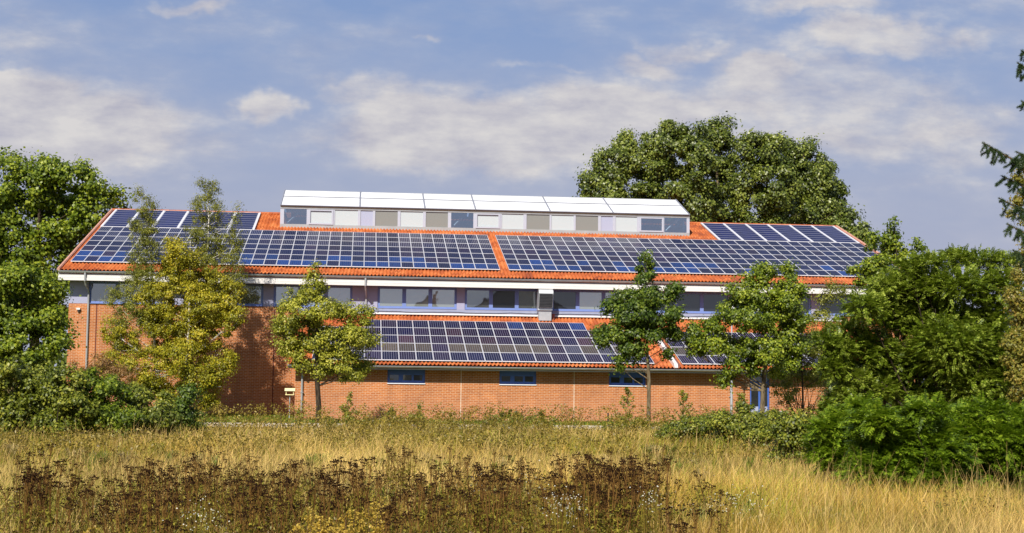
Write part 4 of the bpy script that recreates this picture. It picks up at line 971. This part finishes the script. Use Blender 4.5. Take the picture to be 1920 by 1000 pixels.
# ------------------------------------------------------------------ saplings before the wall
sap = [(652, 733, 60.5, 'tall thin sapling right of the lime trunk'), (735, 765, 59.5, 'leafy sapling below the leftmost blue window'), (786, 760, 59., 'pointed sapling between the left blue window and the pale joint'), (845, 775, 58.5, 'small sapling left of the pale wall joint'),
       (957, 765, 58., 'yellowish sapling below the middle blue window'), (1016, 766, 57.5, 'green-tipped weedy sapling right of the middle blue window'), (1176, 728, 60., 'tall thin sapling left of the slim maple trunk'), (1281, 732, 60., 'tall branching sapling between the slim maple and the right downpipe'),
       (1338, 775, 57., 'small dark sapling under the white box on the wall'), (1390, 735, 58., 'bushy sapling beside the right downpipe'), (560, 768, 58., 'thin yellowing sapling at the foot of the left downpipe'), (1240, 790, 55., 'short weedy sapling right of the maple trunk'), (690, 785, 56, 'short dark leafy sapling between the lime and the first blue window')]
for k, (px, py, Y, lab) in enumerate(sap):
    rng = np.random.default_rng(200+k); x = at(px, 800, Y)[0]; top = at(px, py, Y)[2]; root = empty('sapling', (x, Y, 0), lab, 'sapling', 'saplings in front of the annexe')
    mb = MB(); C = []
    mb.tube([(x, Y, -.05), (x+rng.normal()*.04, Y, top*.5), (x, Y, top)], [.016, .011, .003], 5)
    for j in range(int(11+top*9)):
        f = rng.uniform(.08, .95); z = top*f; an = rng.uniform(0, 6.28); ln = (.65*(1-f)+.12)*rng.uniform(.6, 1.1)*(.6 if top > 1.5 else .5)*top/1.3
        e = np.array([x+math.cos(an)*ln, Y+math.sin(an)*ln, z+ln*.9]); s = np.array([x, Y, z]); mb.tube([s, e], [.006, .002], 3, cap=False)
        m_ = int(10+ln*34); ff = rng.uniform(.25, 1.05, m_)[:, None]; C.append(s+(e-s)*ff+rng.normal(size=(m_, 3))*.035)
    mb.build('stem', 'twig', root); C = np.concatenate(C)
    quads_mesh('leaves', leaf_quads(C, rng.normal(size=C.shape)+np.array([0, -.4, .6]), .085, .7, rng), 'leaf_hedge' if k % 3 else 'leaf_birch_green', root)

# ------------------------------------------------------------------ meadow
def scatter(n, y0, y1, rng, pw=1.0, margin=1.25, x_off=0.):
    # even on screen: more close up
    u = rng.random(n); Y = (y0**-pw+(y1**-pw-y0**-pw)*u)**(-1/pw)
    X = Y*(math.tan(YAW)+rng.uniform(-.5, .5, n)*1920/FPX*margin+x_off); return X, Y
def blades(n, y0, y1, h0, h1, wid, seed, colf, lean=.35, pw=1.0, maskf=None):
    rng = np.random.default_rng(seed); X, Y = scatter(n, y0, y1, rng, pw)
    if maskf is not None: ok = maskf(X, Y, rng); X, Y = X[ok], Y[ok]
    n = len(X); H = rng.uniform(h0, h1, n)*(1+.30*fbm(X, Y, .6, 3))*(1-.30*near_weedy(X, Y))*(1+.22*rng.normal(size=n).clip(-1.5, 2)); a = rng.uniform(0, 6.28, n); wd = wid*(.5+Y/40)*rng.uniform(.6, 1.3, n)
    L = lean*H*rng.uniform(.2, 1.2, n); wind = .25*H
    s = np.stack([np.cos(a), np.sin(a), np.zeros(n)], 1); s[:, 0] = np.abs(s[:, 0])+.35
    b = rng.uniform(0, 6.28, n); dv = np.stack([np.cos(b)*L+wind*.4, np.sin(b)*L, np.zeros(n)], 1)
    P0 = np.stack([X, Y, np.zeros(n)], 1); up = np.array([0, 0, 1.])
    P1 = P0+dv*.25+up*(H*.55)[:, None]; P2 = P0+dv+up*(H*(1-.12*rng.random(n)))[:, None]
    W_ = wd[:, None]; q1 = np.stack([P0-s*W_, P0+s*W_, P1+s*W_*.8, P1-s*W_*.8], 1); q2 = np.stack([P1-s*W_*.8, P1+s*W_*.8, P2+s*W_*.25, P2-s*W_*.25], 1)
    c = colf(X, Y, rng); return np.concatenate([q1, q2]), np.concatenate([c, c])
def near_weedy(X, Y):
    u = X/Y-math.tan(YAW)                       # the weedy left and middle of the near meadow
    e = .115+.03*fbm(X, Y, 1.1, 44)
    return np.clip((e-u)/.03, 0, 1)*np.clip((25-Y)/4, 0, 1)
def grass_col(X, Y, rng):
    n = len(X); g_ = np.clip(.42+.9*fbm(X, Y, .28, 8)+.12*rng.normal(size=n), 0, 1)[:, None]
    straw = np.array([.84, .60, .19]); gold = np.array([.52, .34, .055]); olive = np.array([.24, .25, .022]); brown = np.array([.18, .075, .022])
    nb = near_weedy(X, Y)[:, None]
    c = straw*(1-g_)+gold*g_; k = rng.random(n)[:, None]
    og = (fbm(X, Y, .35, 15)[:, None] > .16).astype(float)*.42+.13; c = np.where(k < og+.20*nb, olive*(1.0+.8*rng.random((n, 1))), c)
    k2 = rng.random(n)[:, None]; c = np.where(k2 < .08+.15*nb, brown, c); return c*.92*rng.uniform(.40, 1.45, (n, 1))*(1+.30*fbm(X, Y, 2.2, 71)+.28*fbm(X, Y, .5, 72))[:, None]
Q1, C1 = blades(240000, 13., 59.5, .22, .46, .0026, 301, grass_col, lean=.6)
Q2, C2 = blades(26000, 12., 48., .45, .78, .0019, 302, lambda X, Y, r: np.array([.80, .56, .20])*r.uniform(.6, 1.3, (len(X), 1)), lean=.38, maskf=lambda X, Y, r: fbm(X, Y, 1.4, 61)+.25*r.normal(size=len(X)) > -.05)
tag(quads_mesh('dry_grass', np.concatenate([Q1, Q2]), 'dry_grass', colors=np.concatenate([C1, C2])), 'tall golden dry meadow grass covering the whole foreground', 'grass', kind='stuff')
Q, C = blades(42000, 62.3, 77.5, .04, .12, .006, 303, lambda X, Y, r: np.array([.13, .20, .02])*r.uniform(.5, 1.5, (len(X), 1))+np.array([.06, .02, 0])*r.random((len(X), 1)))
tag(quads_mesh('lawn_grass', Q, 'dry_grass', colors=C), 'short mown green grass between the path and the brick walls', 'grass', kind='stuff')
# leafy weeds, mostly a band short of the path
rng = np.random.default_rng(310)
X, Y = scatter(2600, 36., 59.3, rng, 1.); ok = (fbm(X, Y, .5, 21) > -.1) | (Y > 50); X, Y = X[ok], Y[ok]
pts = []; nn = []
for x, y in zip(X, Y):
    h = rng.uniform(.35, .95)*(1.25 if y > 50 else .75); m_ = int(42*h/.6); f = rng.random(m_)
    pts.append(np.stack([x+rng.normal(size=m_)*.16*(1.2-f*.6), y+rng.normal(size=m_)*.16, f*h], 1)); nn.append(rng.normal(size=(m_, 3))+np.array([0, -.3, .6]))
P = np.concatenate(pts); Nn = np.concatenate(nn)
tag(quads_mesh('meadow_weeds', leaf_quads(P, Nn, .085, .5, rng), 'weed_leaf'), 'olive leafy weeds growing through the far meadow before the path', 'weeds', kind='stuff')
X, Y = scatter(2300, 13., 34., rng, 1.); ok = (fbm(X, Y, .8, 23) > .35) | ((near_weedy(X, Y) > .5) & (fbm(X, Y, 1.3, 29) > -.35)); X, Y = X[ok], Y[ok]
pts = []; nn = []
for x, y in zip(X, Y):
    h = rng.uniform(.3, .75); m_ = int(46*h/.6); f = rng.random(m_)
    pts.append(np.stack([x+rng.normal(size=m_)*.12*(1.2-f*.6), y+rng.normal(size=m_)*.12, f*h], 1)); nn.append(rng.normal(size=(m_, 3))+np.array([0, -.3, .6]))
P = np.concatenate(pts); Nn = np.concatenate(nn)
tag(quads_mesh('ground_herbs', leaf_quads(P, Nn, .05, .4, rng, .3), 'herb_leaf'), 'low olive herbs between the tansy plants in the near meadow', 'herbs', kind='stuff')

rng = np.random.default_rng(331); X, Y = scatter(420, 14., 40., rng, 1.); ok = (fbm(X, Y, .7, 37) > .1) & (near_weedy(X, Y) < .5); X, Y = X[ok], Y[ok]
QQ = []; CC = []
for x, y in zip(X, Y):
    m_ = 70; a = rng.uniform(0, 6.28, m_); L = rng.uniform(.15, .45, m_); r0_ = rng.random(m_)*.06; c_, s_ = np.cos(a), np.sin(a)
    P0 = np.stack([x+c_*r0_, y+s_*r0_, 0*a], 1); P1 = P0+np.stack([c_*L*.35, s_*L*.35, L*.95], 1); P2 = P0+np.stack([c_*L*.95, s_*L*.95, L*.85], 1)
    w_ = np.stack([-s_, c_, 0*a], 1)*.004*(1+y/40)
    QQ += [np.stack([P0-w_, P0+w_, P1+w_, P1-w_], 1), np.stack([P1-w_, P1+w_, P2+w_*.2, P2-w_*.2], 1)]
    base_c = (np.array([.17, .22, .02]) if rng.random() < .6 else np.array([.55, .42, .16]))*rng.uniform(.6, 1.3); CC += [base_c*rng.uniform(.6, 1.3, (m_, 1))]*2
tag(quads_mesh('grass_tufts', np.concatenate(QQ), 'dry_grass', colors=np.concatenate(CC)), 'green and straw tufts arching out of the open dry grass', 'grass', kind='stuff')
# tansy plants gone to seed: a few prototypes with parts, copied
def tansy_proto(seed, H):
    rng = np.random.default_rng(seed); root = empty('tansy_plant', (0, 0, 0), None, 'tansy')
    st = []; hd = []; lf = []; ln = []
    def strip(a, b_, w0, w1):
        a = np.array(a); b_ = np.array(b_); s = norm(np.cross(b_-a, rng.normal(size=3)+np.array([0, 1., 0])))
        st.append(np.stack([a-s*w0, a+s*w0, b_+s*w1, b_-s*w1])); s2 = norm(np.cross(b_-a, s)); st.append(np.stack([a-s2*w0, a+s2*w0, b_+s2*w1, b_-s2*w1]))
    for k in range(rng.integers(5, 8)):
        a = rng.uniform(0, 6.28); sp = rng.uniform(.02, .24); h = H*rng.uniform(.62, 1.08)
        b0 = np.array([math.cos(a)*.05, math.sin(a)*.05, 0]); m1 = np.array([math.cos(a)*sp*.6, math.sin(a)*sp*.6, h*.6]); tp = np.array([math.cos(a)*sp, math.sin(a)*sp, h*.86])
        strip(b0, m1, .006, .005); strip(m1, tp, .005, .004)
        cr = rng.uniform(.032, .062)
        for j in range(rng.integers(5, 8)):
            aa = rng.uniform(0, 6.28); rr = cr*math.sqrt(rng.random())*1.3; e = tp+np.array([math.cos(aa)*rr, math.sin(aa)*rr, h*.12*rng.uniform(.5, 1.0)-rr*.5]); strip(tp-np.array([0, 0, rng.uniform(0, .06)]), e, .0022, .0015)
            for q in range(rng.integers(4, 7)):
                c = e+rng.normal(size=3)*np.array([.014, .014, .005]); r = rng.uniform(.006, .010)
                for nrm in ((0, 0, 1), (0, 1, 0), (1, 0, 0)):
                    nv = norm(np.array(nrm)+rng.normal(size=3)*.2); u1 = norm(np.cross(nv, [.3, .5, .8])); v1 = np.cross(nv, u1)
                    hd.append(np.stack([c-u1*r, c-v1*r*.8, c+u1*r, c+v1*r*.8]))
        m_ = 46; f = rng.uniform(.05, .80, m_); base = b0+(tp-b0)*f[:, None]; aa = rng.uniform(0, 6.28, m_); rr = rng.uniform(.01, .09, m_)*(1.1-f*.6)
        lf.append(base+np.stack([np.cos(aa)*rr, np.sin(aa)*rr, -rr*.3], 1)); ln.append(rng.normal(size=(m_, 3))+np.array([0, -.3, .5]))
    quads_mesh('stems', np.array(st), 'tansy_stem', root); quads_mesh('seed_sprays', np.array(hd), 'tansy_head', root)
    quads_mesh('leaves', leaf_quads(np.concatenate(lf), np.concatenate(ln), .05, .35, rng, .4), 'tansy_leaf', root)
    return root
def copy_thing(o):
    c = o.copy(); col.objects.link(c)
    for ch in list(o.children):
        d = ch.copy(); col.objects.link(d); d.parent = c; d.matrix_parent_inverse = ch.matrix_parent_inverse
    return c
def ground_spots(lst, seed):
    """(px, spread_px, py_of_tops, spread_py, count, height)"""
    r = random.Random(seed); out = []
    for px, spx, py, spy, n, h in lst:
        for _ in range(n):
            x_, y_ = px+r.uniform(-spx, spx), py+r.uniform(-spy, spy); hh = h*r.uniform(.80, 1.15)
            d = ray(x_, y_); tt = (hh-EYE)/d[2]
            if tt > 0: out.append((d[0]*tt, d[1]*tt, hh))
    return out
spots = ground_spots([(100, 60, 868, 22, 16, 1.1), (30, 35, 860, 14, 6, 1.1), (88, 3, 828, 5, 2, 1.2), (135, 5, 836, 6, 2, 1.2), (200, 50, 905, 18, 10, 1.05), (285, 45, 868, 18, 12, 1.1), (340, 30, 872, 16, 10, 1.1), (390, 12, 836, 10, 4, 1.15), (425, 30, 872, 18, 12, 1.1), (480, 30, 872, 20, 11, 1.1),
                      (555, 25, 870, 14, 9, 1.1), (600, 25, 880, 16, 7, 1.1), (692, 6, 836, 6, 3, 1.2), (660, 25, 885, 16, 7, 1.1), (730, 10, 882, 12, 4, 1.1), (780, 20, 898, 14, 6, 1.05), (835, 10, 868, 8, 4, 1.1), (870, 10, 864, 8, 3, 1.15), (895, 14, 878, 10, 5, 1.1), (935, 18, 876, 12, 8, 1.1), (990, 18, 864, 10, 5, 1.1), (1022, 14, 895, 14, 4, 1.1),
                      (1060, 14, 895, 12, 5, 1.1), (1100, 26, 870, 16, 16, 1.1), (1150, 22, 868, 14, 12, 1.1), (1190, 22, 862, 12, 10, 1.1), (1235, 18, 862, 14, 7, 1.1), (1110, 60, 905, 16, 8, 1.0), (820, 60, 918, 12, 6, .95), (510, 20, 962, 6, 4, .95), (150, 150, 935, 18, 7, .95), (450, 120, 940, 18, 5, .95), (850, 160, 945, 16, 5, .95), (1150, 100, 945, 16, 6, .95), (300, 300, 975, 10, 6, .9), (250, 240, 858, 12, 10, 1.15), (620, 120, 858, 12, 8, 1.15), (1150, 110, 856, 10, 20, 1.15), (900, 100, 862, 10, 10, 1.15), (1292, 10, 935, 10, 2, 1.0), (1335, 4, 866, 5, 1, 1.2), (1355, 6, 912, 5, 1, 1.1), (1310, 8, 985, 5, 2, .9), (700, 60, 925, 14, 5, .95), (440, 60, 905, 14, 7, 1.0), (950, 300, 838, 10, 22, .95), (400, 350, 846, 12, 14, 1.0)], 17)
r_s = random.Random(4); r_s.shuffle(spots); spots = [q for q in spots if fbm(np.array([q[0]]), np.array([q[1]]), 1.9, 91)[0] > -.08][:290]
protos = [tansy_proto(400+k, 1.1) for k in range(5)]
rr = random.Random(9)
for k, (x, y, h) in enumerate(spots):
    o = protos[k] if k < 5 else copy_thing(protos[k % 5])
    o.location = (x, y, 0); o.rotation_euler = (0, 0, rr.uniform(0, 6.28)); s = h/1.1; o.scale = (s*1.05, s*1.05, s)
    o['label'] = 'dark brown tansy plant gone to seed, standing in the dry meadow grass'; o['group'] = 'seeded tansy plants in the meadow'; o['category'] = 'tansy'
# goldenrod
def goldenrod(x, y, H, seed, lab):
    rng = np.random.default_rng(seed); root = empty('goldenrod_plant', (x, y, 0), lab, 'goldenrod', 'goldenrods at the bottom of the picture')
    mb = MB(); fl = []; lf = []
    for k in range(5):
        a = rng.uniform(0, 6.28); sp = rng.uniform(0, .22); h = H*rng.uniform(.75, 1.); e = np.array([x+math.cos(a)*sp, y+math.sin(a)*sp, h])
        s = np.array([x, y, 0.]); mb.tube([s, (s+e)/2, e], [.007, .005, .002], 4)
        for j in range(16):
            f = .62+.38*j/16; p = s+(e-s)*f; aa = rng.uniform(0, 6.28); ln = .17*(1.15-f)*2; q = p+np.array([math.cos(aa)*ln, math.sin(aa)*ln, ln*.15])
            m_ = 16; ff = rng.random(m_)[:, None]; fl.append(p+(q-p)*ff+np.array([0, 0, .05])*(ff*(1-ff))*2+rng.normal(size=(m_, 3))*.008)
        f = rng.uniform(.05, .7, 40)[:, None]; lf.append(s+(e-s)*f+rng.normal(size=(40, 3))*np.array([.05, .05, .01]))
    mb.build('stems', 'twig', root); C = np.concatenate(fl); quads_mesh('blossoms', leaf_quads(C, rng.normal(size=C.shape)+np.array([0, 0, .6]), .022, .7, rng), 'goldenrod', root)
    C = np.concatenate(lf); quads_mesh('leaves', leaf_quads(C, rng.normal(size=C.shape)+np.array([0, 0, .6]), .09, .2, rng, .6), 'leaf_hedge', root)
for k, (px, py, h, lab) in enumerate([(212, 966, 1.05, 'yellow goldenrod with a pointed plume near the lower left'), (160, 992, .95, 'low goldenrod at the bottom edge, left of the pointed plume'), (575, 945, 1.0, 'goldenrod left of centre, beside the dark tansy clump'), (610, 958, 1.0, 'goldenrod just right of its paler neighbour, left of centre'), (648, 950, 1.0, 'fading goldenrod in front of the gap in the tansy'), (700, 928, 1.1, 'tallest goldenrod, right of the left-centre group')]):
    d = ray(px, py); tt = (h-EYE)/d[2]; goldenrod(d[0]*tt, d[1]*tt, h, 500+k, lab)
# fleabane: little white flowers
for k, (px, py, sp, n, lab) in enumerate([(375, 965, 30, 130, 'small white fleabane flowers at the lower left'), (1055, 945, 28, 260, 'dense patch of small white fleabane in front of the largest tansy clump'), (1220, 930, 22, 110, 'small white fleabane right of the largest tansy clump'), (898, 896, 12, 50, 'few white fleabane flowers amid the central tansy'), (1375, 935, 45, 170, 'pale fleabane scattered in the open golden grass'), (1000, 905, 25, 50, 'thin white fleabane left of the largest tansy clump')]):
    n = int(n*.6); rng = np.random.default_rng(600+k); h = .85; d = ray(px, py); tt = (h-EYE)/d[2]; x, y = d[0]*tt, d[1]*tt; s_ = sp*y/FPX
    root = empty('fleabane_plant', (x, y, 0), lab, 'wild flowers', 'white fleabane in the meadow'); mb = MB()
    C = np.stack([x+rng.normal(size=n)*s_*.7, y+rng.normal(size=n)*s_*.7, h+rng.normal(size=n)*.09-.03], 1)
    for c in C[::2]: mb.tube([(x+(c[0]-x)*.5, y+(c[1]-y)*.5, 0), tuple(c)], [.003, .0015], 3, cap=False)
    mb.build('stems', 'weed_leaf', root)
    quads_mesh('blossoms', leaf_quads(C, rng.normal(size=C.shape)*.5+np.array([-.2, -.6, .6]), .016, .9, rng), 'daisy', root)
